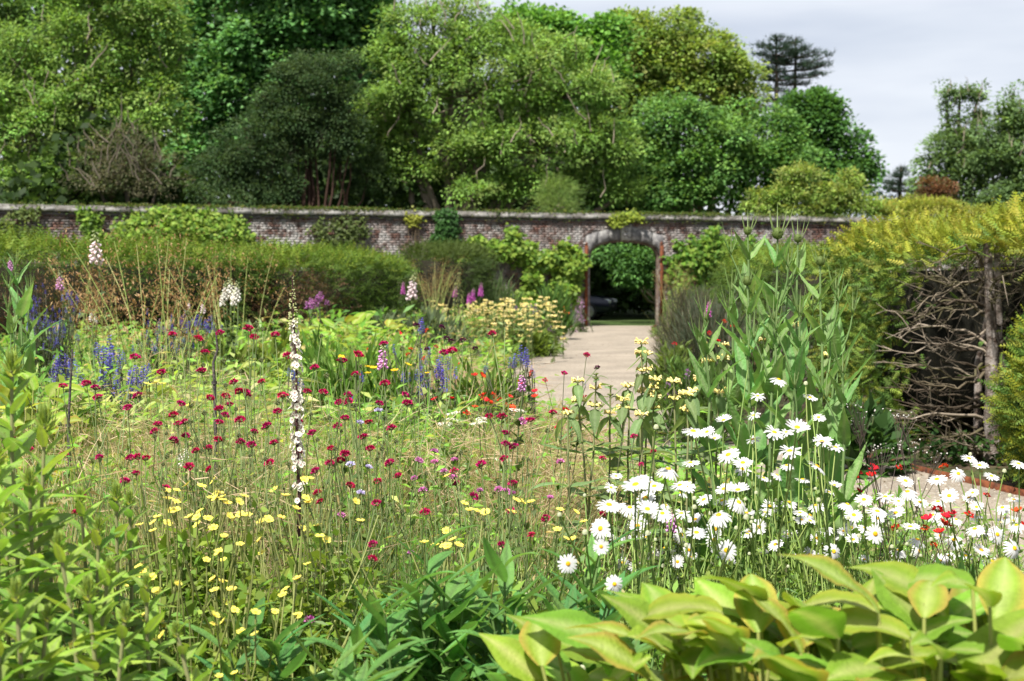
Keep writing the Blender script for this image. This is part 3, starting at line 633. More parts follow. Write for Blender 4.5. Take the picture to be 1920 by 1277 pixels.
# conifers
def pine(label, px, top, D, lv, spread, lean=0.0):
    base = PX(px, 500, D); base[2] = 0; tp = PX(px + lean, top, D)
    th = thing('pine_tree', label, 'tree', base, 'conifers on the skyline'); G = Geo(); B = Geo()
    tubes(B, curve(base, tp, 7, (0, 0, 0), .05), np.linspace(.38, .05, 7)[None], (.055, .045, .035), 6)
    for z, rl in lv:
        for _ in range(5):
            a = R.random()*2*math.pi; s = PX(px + lean*(500 - z)/(500 - top + .1), z, D); l = rl*spread*R.uniform(.5, 1.1)
            e = s + np.array([math.cos(a)*l, math.sin(a)*l, R.uniform(.0, .25)*l])
            if R.random() < .5: e[0] = s[0] + l*np.sign(math.cos(a))
            tubes(B, curve(s, e, 5, (0, 0, -.08*l)), np.linspace(.07, .015, 5)[None], (.05, .04, .03), 4)
            n = int(30*l) + 6; tt = R.uniform(.25, 1.05, n)[:, None]
            P = s + (e - s)*tt + R.normal(size=(n, 3))*[.22, .22, .07]
            cloud(G, P, nrm(e - s)[None]*.5 + R.normal(size=(n, 3))*.45 + [0, 0, .35], R.normal(size=(n, 3)) + [0, 0, 1], .42*R.uniform(.6, 1.2, n), .30, vary((.03, .055, .036), n, .25), TUFT)
    part(th, 'crown', G.mesh('crown', M_needle, off=base), kind='stuff'); part(th, 'trunk', B.mesh('trunk', M_twig, True, off=base))
pine('dark flat-branched pine on the skyline, left one of the pair', 1455, 66, 88, [(75, .4), (90, .9), (104, 1.2), (118, .9), (135, .9), (150, .7), (170, .8), (190, .7), (205, .5)], 1.25)
pine('dark leaning pine on the skyline, right one of the pair', 1478, 72, 88, [(80, .4), (95, .8), (108, 1.2), (120, 1.4), (132, 1.7), (145, 1.6), (158, .8), (180, .4)], 1.15, lean=14)
pine('small dark conifer tip poking out above the rounded tree', 1545, 168, 86, [(175, .15), (185, .35), (195, .5), (210, .7)], 1.0)
pine('small bluish conifer in the dip between the trees on the right', 1690, 312, 80, [(320, .2), (332, .5), (345, .8), (358, 1.1), (372, 1.2), (388, 1.4), (400, 1.4)], 1.1)
# undergrowth that closes the view under the crowns
G = Geo(); n = 34000
uu = R.uniform(U(-140), U(1560), n); yy = R.uniform(6.5, 17, n); hz = .3 + 6.6*R.random(n)
k = np.abs(uu - UC) > 1.6; uu, yy, hz = uu[k], yy[k], hz[k]; n = len(uu)
P = wl(uu, yy, 0.0); P[:, 2] = hz*(.80 + .2*np.sin(uu*.7)) + .1
cloud(G, P, R.normal(size=(n, 3)) + [0, 0, .2], R.normal(size=(n, 3)) + [0, -.3, 1], .38, .28, pick([(.035, .07, .02), (.05, .09, .022), (.028, .05, .018)], n), KITE)
solo('woodland_undergrowth', G.mesh('woodland_undergrowth', M_tree), 'shaded leafy undergrowth beneath the trees behind the wall', 'undergrowth', kind='stuff')

G = Geo(); n = 26000; q = R.uniform(-120, 1230, n); yy = R.uniform(64, 74, n)
top = np.interp(q, [-120, 640, 700, 780, 1150, 1230], [19, 19, 15.5, 11.5, 11.5, 9.5])*(.9 + .1*np.sin(q*.045)); P = np.stack([(q - 960)/K*yy, yy, .3 + top*R.random(n)**.8], 1)
cloud(G, P, R.normal(size=(n, 3)) + [0, 0, .2], R.normal(size=(n, 3)) + [0, -.3, 1], .62, .46, pick([(.06, .11, .03), (.05, .09, .025), (.08, .13, .035)], n))
solo('distant_wood', G.mesh('distant_wood', M_tree), 'dense shaded wood behind the nearer trees', 'wood', kind='stuff')
# ------------------------------------------------------------------ climbers on the wall
def climber(label, blobs, n, leaf, pal, depth=.28, name='wall_climber', stems=10, tip=None, zb=0.0):
    cx = np.mean([b[0] for b in blobs]); ub = U(cx); base = wl(np.array(ub), -.08, 0.0); th = thing(name, label, 'climber', base, 'climbers on the garden wall', rz=WA)
    pal = np.asarray(pal)*[1.6, 1.65, 1.5]; n = int(n*1.25)
    if tip is not None: tip = np.asarray(tip)*1.4
    G = Geo(); B = Geo(); ar = np.array([b[2]*b[3] for b in blobs], float); nn_ = (n*ar/ar.sum()).astype(int)
    for (px, py, rx, ry), m_ in zip(blobs, nn_):
        D = wdepth(px); k = D/K; z0 = WZ(px, py); u0 = U(px)
        # leaves sit in clumps with gaps
        nc = max(3, m_//14); q = ball(nc)[:, :2]; rr = np.linalg.norm(q, axis=1); c = np.repeat(q, 14, axis=0); rr = np.repeat(rr, 14); m2 = len(c)
        P = np.stack([u0 + c[:, 0]*rx*k*1.06, -(.03 + depth*(1 - rr**2)*R.random(m2)), z0 + c[:, 1]*ry*k], 1) + R.normal(size=(m2, 3))*[.07, .015, .07]
        P[:, 1] = np.minimum(P[:, 1], -.03)
        ok = P[:, 2] > .05; P = P[ok]; m2 = len(P)
        col = pick(pal, m2)*np.exp(R.normal(scale=.2, size=(m2, 1)))
        if tip is not None: kk = R.random(m2) < .3; col[kk] = np.asarray(tip)*np.exp(R.normal(scale=.15, size=(kk.sum(), 1)))
        cloud(G, P - [ub, 0, 0], R.normal(size=(m2, 3))*[1, .25, .6] + [0, -.25, -.45], R.normal(size=(m2, 3))*.4 + [0, -1, .75], leaf*R.uniform(.7, 1.3, m2), leaf*.85*R.uniform(.7, 1.2, m2), col)
        for _ in range(max(1, stems//len(blobs))):
            e = np.array([u0 - ub + R.normal()*rx*k*.5, -.03, z0 + R.normal()*ry*k*.4]); tubes(B, curve((R.normal()*.15 + (u0 - ub), -.03, zb), e, 6, (0, 0, 0), .03), np.linspace(.022, .008, 6)[None], (.10, .075, .05), 4)
    part(th, 'foliage', G.mesh('foliage', M_leaf), kind='stuff'); part(th, 'stem', B.mesh('stem', M_twig))
VG = [(.10, .17, .022), (.075, .14, .02), (.13, .19, .03), (.055, .10, .018)]
IV = [(.03, .075, .02), (.04, .095, .025), (.022, .055, .016)]
climber('big bright green climber mounded on the wall behind the left hedge', [(330, 430, 105, 42), (260, 445, 55, 35), (400, 440, 70, 40), (310, 470, 90, 25)], 5200, .13, VG, .7, tip=(.17, .23, .04))
climber('narrow green creeper strand hanging on the wall near the left end', [(172, 415, 14, 26), (180, 440, 16, 16), (165, 395, 14, 8)], 500, .11, VG, .15)
climber('sparse olive climber at the far left end of the wall', [(15, 430, 22, 26), (50, 400, 25, 10), (45, 435, 40, 8)], 520, .11, [(.07, .10, .03), (.09, .11, .035)], .15)
climber('thin straggling climber over pale bricks between hedge and ivy column', [(620, 440, 40, 30), (655, 430, 32, 26), (610, 462, 40, 14)], 950, .10, [(.06, .085, .025), (.085, .11, .035), (.05, .065, .025)], .18, stems=24)
climber('dense dark ivy column on the wall left of the vine', [(833, 425, 20, 24), (830, 455, 22, 26), (835, 405, 18, 10)], 1700, .12, IV, .25, name='ivy_column')
climber('yellowish creeper tuft just below the coping beside the ivy column', [(775, 412, 12, 10)], 130, .10, [(.17, .18, .03)], .1)
climber('trained grapevine spread over the wall left of the archway', [(900, 465, 40, 20), (950, 470, 60, 22), (955, 445, 16, 18), (1020, 485, 60, 24), (1065, 500, 36, 40), (990, 520, 22, 20), (985, 560, 30, 20), (1050, 545, 40, 28), (1050, 460, 12, 12), (880, 490, 25, 12)], 3300, .16, VG, .35, name='grapevine', tip=(.17, .24, .04))
climber('trained grapevine on the wall right of the archway', [(1300, 490, 60, 45), (1340, 470, 50, 36), (1400, 470, 40, 35), (1270, 530, 25, 40), (1330, 440, 14, 16), (1380, 500, 60, 25)], 3300, .15, [(.07, .14, .02), (.05, .11, .02), (.10, .17, .025)], .4, name='grapevine', tip=(.14, .21, .035))
climber('small yellow-green creeper tuft on the coping above the arch', [(1160, 410, 18, 9), (1185, 408, 18, 8), (1150, 420, 10, 5)], 340, .11, [(.17, .20, .03), (.13, .17, .028)], .25, zb=3.42)

# ------------------------------------------------------------------ hedges
def hedge_pts(n, c0, c1, hw, H, bulge=.20, zmin=.05):
    """points and outward normals over a rounded, uneven hedge from c0 to c1 (ground plan)"""
    c0 = np.array(c0, float); c1 = np.array(c1, float); ax = c1 - c0; Ln = np.linalg.norm(ax); ax /= Ln; pr = np.array([-ax[1], ax[0]])
    s = R.uniform(-hw*.8, Ln + hw*.8, n); th_ = R.uniform(0, 2*math.pi, n)
    side = R.random(n); wtop = 2*hw/(2*hw + 2*H); v = R.random(n)
    ontop = side < wtop; cp = np.where(ontop, 2*v - 1, np.where(side < wtop + (1 - wtop)/2, -1.0, 1.0)); sz = np.where(ontop, 1.0, 2*v - 1)
    q = 1/np.power(np.abs(cp)**5 + np.abs(sz)**5, .2); cp = cp*q; sz = np.where(sz < 0, sz, sz*q)
    endk = np.clip(np.minimum(s + hw*.8, Ln + hw*.8 - s)/(hw*.9), 0, 1); tap = np.sqrt(np.clip(1 - (1 - endk)**2.5, .03, 1))
    lump = 1 + bulge*(np.sin(s*1.7 + th_*2) * .5 + np.sin(s*4.1 - th_*3)*.35 + np.sin(s*.9 + 2)*.5)
    p = cp*hw*tap*lump; z = H/2 + sz*H/2*(1 + .35*bulge*np.sin(s*2.3) + .2*bulge*np.sin(s*6)) * (.75 + .25*tap)
    P = np.stack([c0[0] + ax[0]*s + pr[0]*p, c0[1] + ax[1]*s + pr[1]*p, z], 1)
    ec = 4; szp = np.maximum(sz, 0); nrmv = np.stack([pr[0]*np.sign(cp)*np.abs(cp)**ec, pr[1]*np.sign(cp)*np.abs(cp)**ec, szp**ec], 1)
    nrmv[:, :2] += (ax[None]*np.sign(s - Ln/2)[:, None])*((1 - endk)[:, None])
    k = P[:, 2] > zmin
    return P[k], nrm(nrmv[k]), s[k]
def hedge(label, c0, c1, hw, H, n, size, pal_side, pal_top, keep=None, T=SPRAY, brown=None, depth=.22, name='yew_hedge', corebox=True):
    mid = (np.array(c0) + np.array(c1))/2; base = np.array([mid[0], mid[1], 0]); th = thing(name, label, 'hedge', base, 'clipped hedges')
    G = Geo(); P, Nn, s = hedge_pts(n, c0, c1, hw, H)
    P = P - Nn*(R.random((len(P), 1))**1.5)*depth + Nn*(R.random((len(P), 1)) < .10)*.08*R.random((len(P), 1))
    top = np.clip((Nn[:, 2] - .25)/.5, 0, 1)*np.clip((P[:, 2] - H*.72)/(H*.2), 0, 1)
    if keep is not None:
        k = keep(P); P, Nn, top = P[k], Nn[k], top[k]
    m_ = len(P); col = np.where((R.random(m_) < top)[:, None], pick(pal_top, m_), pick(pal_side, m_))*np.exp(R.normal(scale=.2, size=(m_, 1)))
    if brown is not None:
        w = brown(P); k = R.random(m_) < w; col[k] = pick([(.13, .068, .035), (.09, .052, .03), (.16, .095, .05), (.09, .075, .035)], int(k.sum()))
    D = Nn*.6 + R.normal(scale=.6, size=P.shape) + [0, 0, .1]; D[:, 2] += top*.2
    cloud(G, P, D, np.cross(D, R.normal(size=P.shape)) + [0, 0, .9], size*R.uniform(.6, 1.25, m_), size*.95, col, T)
    part(th, 'foliage', G.mesh('foliage', M_needle, off=base), kind='stuff')
    if corebox:
        a_ = np.array(c1, float) - np.array(c0, float); l_ = np.linalg.norm(a_); g_ = Geo(); box(g_, (0, 0, H*.42), (l_ + hw*.5, hw*1.35, H*.84), (.016, .015, .009), .05); o_ = part(th, 'shade_core', g_.mesh('shade_core', M_twig)); o_.rotation_euler = (0, 0, math.atan2(a_[1], a_[0]))  # solid box, its dark colour stands for the shade inside the hedge
    return th, base
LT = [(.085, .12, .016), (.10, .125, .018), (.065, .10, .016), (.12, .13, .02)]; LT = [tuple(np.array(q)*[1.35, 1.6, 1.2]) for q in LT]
LS = [(.045, .075, .014), (.06, .09, .016), (.035, .06, .013), (.07, .095, .018)]; LS = [tuple(np.array(q)*[1.2, 1.4, 1.1]) for q in LS]  # tops yellower with new growth; sides darkened for the shade beneath
# right hedge with the dead hollow
RC0, RC1, RHW, RH = (5.05, 8.4), (4.42, 15.4), 1.0, 2.06
def hollow(P):
    ins = (P[:, 0] < 4.75) & (P[:, 1] > 10.62 - .25*np.clip(P[:, 2] - 1.05, -.2, .7)) & (P[:, 1] < 13.05 + .45*np.sin(P[:, 2]*1.6 + .3)) & (P[:, 2] < 1.78 + .10*np.sin(P[:, 1]*5))
    ins |= (P[:, 0] < 4.75) & (P[:, 1] > 9.7) & (P[:, 1] < 12) & (P[:, 2] > 1.15) & (P[:, 2] < 1.74)
    return ~ins | (R.random(len(P)) < .015)
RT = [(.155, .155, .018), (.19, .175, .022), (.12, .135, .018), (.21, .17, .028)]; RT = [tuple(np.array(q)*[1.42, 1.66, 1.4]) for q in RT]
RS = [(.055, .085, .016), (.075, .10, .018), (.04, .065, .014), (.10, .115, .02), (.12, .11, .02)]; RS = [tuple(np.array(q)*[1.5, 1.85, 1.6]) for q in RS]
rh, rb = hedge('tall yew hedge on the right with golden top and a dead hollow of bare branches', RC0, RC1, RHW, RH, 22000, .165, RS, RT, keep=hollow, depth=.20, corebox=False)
G = Geo(); n = 3600; d = nrm(R.normal(size=(n, 3))); P = np.array([4.12, 10.45, .62]) + d*[.50, .55, .78]*(R.random((n, 1))**.25)*(1 + .1*np.sin(d[:, :1]*6 + d[:, 2:]*7)); k = P[:, 2] > .04; P, d = P[k], d[k]; n = len(P)
D = d*.7 + R.normal(size=P.shape)*.45 + [0, 0, .2]; cloud(G, P, D, np.cross(D, R.normal(size=P.shape)) + [0, 0, .9], .14*R.uniform(.6, 1.25, n), .135, pick(RS + RT[:2], n)*np.exp(R.normal(scale=.2, size=(n, 1))), SPRAY)
part(rh, 'foliage', G.mesh('foliage', M_needle, off=rb), kind='stuff')
lo = [(.045, .04, .025), (.03, .035, .02), (.06, .045, .03)]
# inner twig mass behind the hollow
G = Geo(); n = 3200
P = np.stack([R.uniform(4.55, 5.6, n), R.uniform(9.3, 14.6, n), R.uniform(.05, 1.86, n)], 1)
blades(G, P, R.normal(size=(n, 3))*[1, 1, .5], R.uniform(.15, .45, n), .012, R.normal(size=(n, 3))*.06, pick(lo, n), 2)
cloud(G, P + R.normal(size=P.shape)*.1, R.normal(size=(n, 3)), R.normal(size=(n, 3)), .10, .10, pick([(.03, .045, .014), (.04, .04, .018)], n), SPRAY4)
part(rh, 'inner_twigs', G.mesh('inner_twigs', M_twig, off=rb), kind='stuff')
# core that closes the hedge body, set well inside the foliage; its near-black colour stands for shade
G = Geo()
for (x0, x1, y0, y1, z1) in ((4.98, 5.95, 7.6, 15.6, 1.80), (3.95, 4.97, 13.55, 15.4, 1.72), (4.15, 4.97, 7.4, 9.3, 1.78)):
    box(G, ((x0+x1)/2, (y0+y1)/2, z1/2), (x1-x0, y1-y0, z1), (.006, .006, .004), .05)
part(rh, 'shade_core', G.mesh('shade_core', M_twig, off=rb))
# trunk and bare branches
tb = PX(1857, 872, 12.1); tb[2] = 0
def skel(P0, P1, r0, r1, sub, G, col, m_=9, wig=.05):
    C = curve(P0, P1, m_, (0, 0, R.uniform(-.16, .16)), wig*.28); tubes(G, C, np.linspace(r0, r1, m_)[None], col, 5)
    for _ in range(sub):
        j = int(R.integers(2, m_-1)); d = nrm((P1 - P0)[None])[0]*R.uniform(.15, .4) + R.normal(size=3)*[.06, .10, .10]
        C2 = curve(C[j], C[j] + d, 5, R.normal(size=3)*.05, .006); tubes(G, C2, np.linspace(r0*.45, .003, 5)[None], col, 4)
        for _ in range(2):
            d2 = d*R.uniform(.2, .4) + R.normal(size=3)*.03; tubes(G, curve(C2[3], C2[3] + d2, 3), np.array([[.004, .003, .002]]), col, 3)
for dx, dy, topx, r_ in ((0, 0, 1850, .056), (.10, .12, 1868, .040), (-.06, .2, 1838, .032)):
    G = Geo(); b = tb + [dx, dy, 0]; e = PX(topx, 455, 12.1 + dy)
    C = curve(b, e, 10, (0.03, 0, 0), .018); tubes(G, C, np.linspace(r_*1.25, r_*.6, 10)[None], (.135, .105, .085), 9)
    part(rh, 'trunk', G.mesh('trunk', noise_mat('yew_bark', (.075, .052, .04), (.21, .175, .15), 22, 8, .95, .9, c3=(.28, .25, .23), s3=9), True, off=rb))
TW = [(.24, .20, .155), (.18, .15, .11), (.11, .09, .06), (.09, .08, .045), (.07, .055, .04)]
br_targets = [(1700, 600), (1725, 590), (1745, 640), (1705, 685), (1720, 730), (1740, 765), (1760, 700), (1690, 720), (1705, 780), (1760, 560), (1735, 520), (1790, 535), (1690, 640), (1670, 735), (1680, 800), (1665, 770), (1730, 830), (1700, 845), (1760, 835), (1780, 610), (1720, 560), (1800, 500), (1880, 560), (1905, 590), (1900, 520), (1915, 640), (1750, 480), (1700, 500), (1650, 790), (1775, 790), (1745, 800), (1800, 680), (1770, 650), (1715, 655), (1660, 700)]
for i, (px, py) in enumerate(br_targets):
    G = Geo(); D1 = 12.1 - R.uniform(-.35, .75); e = PX(px + R.normal()*6, py + R.normal()*8, D1)
    s_py = np.clip(py - R.uniform(-60, 30), 470, 850); s_ = PX(1848 + R.normal()*5, s_py, 12.15)
    skel(s_, e, R.uniform(.010, .018), .004, int(R.integers(2, 5)), G, pick(TW, 1)[0], wig=.055)
    part(rh, 'branch', G.mesh('branch', M_twig, True, off=rb))
G = Geo(); n = 420     # fine dead twigs round the rim of the hollow
ang = R.random(n); P = np.stack([R.uniform(3.6, 4.5, n), R.uniform(9.9, 13.5, n), 1.45 + .33*R.random(n)], 1); k = R.random(n) < .45
P[k] = np.stack([R.uniform(3.6, 4.5, k.sum()), R.uniform(12.7, 13.6, k.sum()), R.uniform(.2, 1.5, k.sum())], 1)
blades(G, P, R.normal(size=(n, 3)) + [-.5, -.6, .1], R.uniform(.12, .40, n), .008, R.normal(size=(n, 3))*.06, pick(TW, n)*.55, 3)
part(rh, 'dead_twigs', G.mesh('dead_twigs', M_twig, off=rb), kind='stuff')
# left hedges
def brown_left(P):
    lim = 1.62 + .16*np.sin(P[:, 1]*1.3 + 1) + .10*np.sin(P[:, 1]*3.7) + .08*np.sin(P[:, 0]*5); h = np.clip((lim - P[:, 2])/.45, 0, 1)
    return .85*h*np.clip(np.maximum((22.2 - P[:, 1])/2.5, ((P[:, 1] - 22.8)*(26.8 - P[:, 1]))/3), 0, 1)
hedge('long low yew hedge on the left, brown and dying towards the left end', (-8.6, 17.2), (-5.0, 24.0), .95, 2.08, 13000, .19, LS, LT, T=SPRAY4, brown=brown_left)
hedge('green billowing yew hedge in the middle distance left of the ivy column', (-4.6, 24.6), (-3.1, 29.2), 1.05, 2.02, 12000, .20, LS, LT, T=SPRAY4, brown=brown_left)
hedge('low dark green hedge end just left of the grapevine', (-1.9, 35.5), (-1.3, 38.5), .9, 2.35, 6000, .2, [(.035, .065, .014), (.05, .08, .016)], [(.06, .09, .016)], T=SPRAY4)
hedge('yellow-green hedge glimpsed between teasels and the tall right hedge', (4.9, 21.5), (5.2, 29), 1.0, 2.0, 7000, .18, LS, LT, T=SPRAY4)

# ================================================================== PLANTING
LAND = {'the tall white flower spike': (548, 800), 'the dark stake at the left': (130, 800), 'the bent stake near the left hedge': (405, 710), 'the big golden oat grass': (300, 640),
        'the pink foxglove in the left bed': (720, 662), 'the lilac foxglove beside the path': (980, 700), 'the lone daisy at the left of its clump': (1065, 1055), 'the teasels': (1450, 700),
        'the pale yellow whorled flowers at the path': (1180, 750), 'the lance-leaved clump in front': (800, 1130), 'the yellow cinquefoils': (400, 1000), 'the leafy stems at the left edge': (90, 900),
        'the white flat flower plates': (850, 790), 'the golden leaves in the right corner': (1500, 1150)}
USED = {}
def where(desc, px, py):
    best = min(LAND.items(), key=lambda kv: math.hypot(kv[1][0] - px, (kv[1][1] - py)*1.2))
    dx, dy = px - best[1][0], py - best[1][1]
    side = ('left of' if dx < 0 else 'right of') if abs(dx) > abs(dy) else ('behind' if dy < 0 else 'in front of')
    for pre in ('', 'close ', 'well ', 'far ', 'a little '):
        for d in ('', 'and behind ', 'and in front '):
            lab = f'{desc} {pre}{side} {best[0]}' if not d else f'{desc} {pre}{side} {d}'.strip() + f' of {best[0]}'
            lab = lab.replace('of and', 'and').replace('behind and behind of', 'directly behind').replace('in front and in front of', 'directly in front of').replace('behind of', 'behind').replace('behind and in front of', 'between the bed front and').replace('in front and behind', 'near the back of')
            if lab not in USED: USED[lab] = 1; return lab
    return lab

def leafmesh(name, W, pk=.4, nseg=7, fold=.22, curl=.5, wave=.0, wf=9, ridge=0.0, nr=9, cm=(.1, .2, .05), ce=None, mat=None, base=.12, crib=None):
    """unit-long leaf along +Y, upper side +Z; pk = place of widest point"""
    ce = cm if ce is None else ce
    t = np.linspace(0, 1, nseg+1); a = np.log(.5)/np.log(pk); w = np.sin(np.pi*np.clip(t, 0, 1)**a)**.85*(1 - .25*t); w = np.maximum(w/w.max(), base*(1 - t)); w[-1] = .015
    ks = np.array([-1, -.5, 0, .5, 1]); V = []; C = []
    ang = curl*(t - .25); yy = np.concatenate([[0], np.cumsum(np.cos((ang[1:] + ang[:-1])/2)/nseg)]); zz = -np.concatenate([[0], np.cumsum(np.sin((ang[1:] + ang[:-1])/2)/nseg)])
    for i, ti in enumerate(t):
        for k in ks:
            x = k*w[i]*W/2
            z = fold*abs(x) + wave*W*abs(k)*w[i]*math.sin(ti*wf + (2.1 if k > 0 else 0)) + ridge*(math.sin(ti*2*math.pi*nr - abs(k)*2.2))*(.3 + .7*abs(k))*w[i]
            V.append((x, yy[i], zz[i] + z)); e = abs(k)**2
            c = np.asarray(cm)*(1 - e) + np.asarray(ce)*e
            if k == 0 and crib is not None: c = np.asarray(crib)
            C.append(c)
    F = [(i*5+j, i*5+j+1, (i+1)*5+j+1, (i+1)*5+j) for i in range(nseg) for j in range(4)]
    return mk(name, np.array(V), [F], np.array(C), True, mat)

def stems(base, tips, r0, r1, col, m_=7, lift=.6, jit=.006, ns=4, spread=.05):
    G = Geo(); t = np.linspace(0, 1, m_)[:, None]; P = []
    for tp in tips:
        b = np.asarray(base, float) + [R.normal()*spread, R.normal()*spread, 0]; c = np.array([b[0]*.45 + tp[0]*.55, b[1]*.45 + tp[1]*.55, b[2] + (tp[2] - b[2])*lift])
        q = b*(1-t)**2 + 2*t*(1-t)*c + tp*t**2; q[1:-1] += R.normal(scale=jit, size=(m_-2, 3)); P.append(q)
    P = np.array(P); tubes(G, P, np.linspace(r0, r1, m_)[None], col if np.ndim(col) == 1 else col[:len(P)], ns)
    return G, P

# ------------------------------------------------------------------ bed filler: nobody could count it
def canopy(x, y):
    h = .80 + .12*np.sin(x*1.7 + y*.6) + .10*np.sin(x*3.9 - y*1.3 + 1) + .06*np.sin(y*2.7)
    dl = edge_interp(PATH_L, y) - x
    h = h*np.clip(.30 + dl*.55, .30, 1)
    h = np.where((x > 1.0) & (y > 3.6), np.minimum(h, .42), h)
    h = np.where((x > .05) & (y > 4.5) & (y < 13), np.minimum(h, .52), h)
    h = np.where(y < 4.6, np.minimum(h, .58), h)
    h = np.where((x < -.3) & (x > -1.0) & (y > 3.2) & (y < 5), np.minimum(h, .62), h)
    return h
def inbed(x, y): return (x < edge_interp(PATH_L, y) - .12)
GREENS = [(tuple(np.array(c)*[2.1, 2.35, 1.95]), w) for c, w in [((.085, .155, .03), .22), ((.11, .185, .035), .2), ((.14, .185, .045), .16), ((.10, .135, .065), .14), ((.055, .105, .028), .12), ((.17, .185, .07), .08), ((.21, .165, .095), .08)]]
TAN = [(.48, .40, .26), (.54, .45, .31), (.42, .38, .20), (.46, .35, .24)]
def filler(name, label, ymin, ymax, ncl, per, size, seed_h=1.0, grassy=.42):
    G = Geo()
    for _ in range(ncl):
        for _t in range(20):
            y = math.exp(R.uniform(math.log(ymin), math.log(ymax))); x = R.uniform(-.40, .40)*y
            if inbed(x, y): break
        else: continue
        h = float(canopy(np.array(x), np.array(y)))*R.uniform(.75, 1.12)*seed_h; st = R.random(); c = np.array(GREENS[R.choice(len(GREENS), p=[g_[1] for g_ in GREENS])][0])
        rad = (.14 + .10*R.random())*(1 + y*.025)
        n = per
        B = np.array([x, y, 0]) + R.normal(size=(n, 3))*[rad, rad, 0]
        k = inbed(B[:, 0], B[:, 1]); B = B[k]; n = len(B)
        if n < 3: continue
        col = vary(c, n, .2, .08)
        if st < grassy*.27:    # fine tan grass
            nn_ = int(n*1.3); B2 = np.repeat(B, 2, axis=0)[:nn_]; nn_ = len(B2)
            blades(G, B2 + R.normal(size=(nn_, 3))*[.04, .04, 0], R.normal(size=(nn_, 3))*[.30, .30, 0] + [0, 0, 1], (h + .06)*R.uniform(.6, 1.12, nn_), .0028*(1 + .06*y), R.normal(size=(nn_, 3))*[.14, .14, .02] + [.05, 0, -.08], pick(TAN, nn_), 2)
        elif st < grassy:        # grassy: upright blades
            D = R.normal(size=(n, 3))*[.28, .28, 0] + [0, 0, 1]
            tip = blades(G, B + [0, 0, .02], D, h*R.uniform(.5, 1.1, n), size*.16*R.uniform(.6, 1.4, n), R.normal(size=(n, 3))*[.12, .12, .02] + [0, 0, -.05], col, 2)
        else:               # leafy: stems with leaves
            z = h*np.sqrt(R.random(n))*1.02; P = B.copy(); P[:, 2] = z + .02
            P[:, :2] = np.array([x, y]) + (B[:, :2] - [x, y])*(.6 + .7*(z/h))[:, None]
            D = np.stack([P[:, 0] - x, P[:, 1] - y, np.zeros(n)], 1)/rad + R.normal(size=(n, 3))*.6 + [0, 0, .35]
            wid = .22 if R.random() < .6 else .42
            cloud(G, P, D, R.normal(size=(n, 3))*.45 + [0, 0, 1], size*R.uniform(.6, 1.3, n), size*wid*R.uniform(.7, 1.2, n), col)
            ns_ = max(3, n//14); blades(G, B[:ns_] + [0, 0, .02], np.array([0, 0, 1.0]) + R.normal(size=(ns_, 3))*[.1, .1, 0], h*R.uniform(.7, 1, ns_), size*.06, np.zeros((ns_, 3)), col[:ns_]*.8, 2)
    solo(name, G.mesh(name, M_leaf), label, 'planting', kind='stuff'); return G.tris()
filler('low_planting', 'mixed green leaves and grass between the flowers in the near bed', 3.7, 8.0, 700, 108, .050, grassy=.66)
filler('low_planting', 'mixed green foliage filling the middle of the bed', 7.0, 18, 800, 80, .09, grassy=.5)
filler('low_planting', 'mixed soft green foliage filling the far end of the bed', 16, 44, 750, 60, .17)
# border strip right of the path
G = Geo(); n = 20000
yy = R.uniform(15.2, 44, n); xx = edge_interp(PATH_R, yy) + .40 + R.random(n)**1.3*2.2; hh = (.55 + .5*np.sin(yy*.9) ** 2)*np.clip(.4 + (xx - edge_interp(PATH_R, yy))*.9, .4, 1.25)
P = np.stack([xx, yy, hh*np.sqrt(R.random(n))], 1); gg = (np.sin(yy*.8 + 1) > .2)[:, None]
cloud(G, P, R.normal(size=(n, 3))*.6 + [0, 0, .8], R.normal(size=(n, 3)) + [0, 0, .8], R.uniform(.08, .22, n), R.uniform(.02, .07, n), np.where(gg, pick([(.055, .075, .04), (.07, .095, .05), (.09, .08, .06)], n), pick([(.10, .165, .03), (.08, .14, .03), (.06, .11, .03)], n)))
solo('border_planting', G.mesh('border_planting', M_leaf), 'soft mixed foliage in the border right of the path', 'planting', kind='stuff')
# leaf litter and weeds under the right hedge
G = Geo(); n = 1500; yy = R.uniform(8, 15, n); xx = edge_interp(PATH_R, yy) + .1 + R.random(n)*1.3
cloud(G, np.stack([xx, yy, R.random(n)*.03 + .006], 1), R.normal(size=(n, 3))*[1, 1, .2], R.normal(size=(n, 3))*.4 + [0, 0, 1], R.uniform(.02, .06, n), R.uniform(.01, .03, n), pick([(.12, .08, .045), (.07, .05, .03), (.09, .11, .03), (.05, .09, .02)], n))
for _ in range(26):
    y = R.uniform(10.6, 13.6); x = float(edge_interp(PATH_R, y)) + R.uniform(.35, 1.1); m_ = 26
    P = np.array([x, y, 0]) + np.abs(R.normal(size=(m_, 3)))*[.07, .07, .09]*np.sign(R.normal(size=(m_, 3)))*[1, 1, 0] + np.stack([np.zeros(m_), np.zeros(m_), R.random(m_)*.22], 1)
    cloud(G, P, R.normal(size=(m_, 3)) + [0, 0, .3], R.normal(size=(m_, 3))*.4 + [0, 0, 1], .09, .06, vary((.05, .11, .03), m_))
for _ in range(170):
    y = R.uniform(9, 42); onl = R.random() < .6 or y < 15; x = float(edge_interp(PATH_L if onl else PATH_R, y)) + R.normal()*.05 + (-.02 if onl else .02); m_ = 16; hh = R.uniform(.04, .16)
    P = np.array([x, y, .01]) + R.normal(size=(m_, 3))*[.05, .07, 0] + np.stack([np.zeros(m_), np.zeros(m_), R.random(m_)*hh], 1)
    cloud(G, P, R.normal(size=(m_, 3)) + [0, 0, .4], R.normal(size=(m_, 3))*.4 + [0, 0, 1], .07, .04, vary((.14, .22, .05), m_))
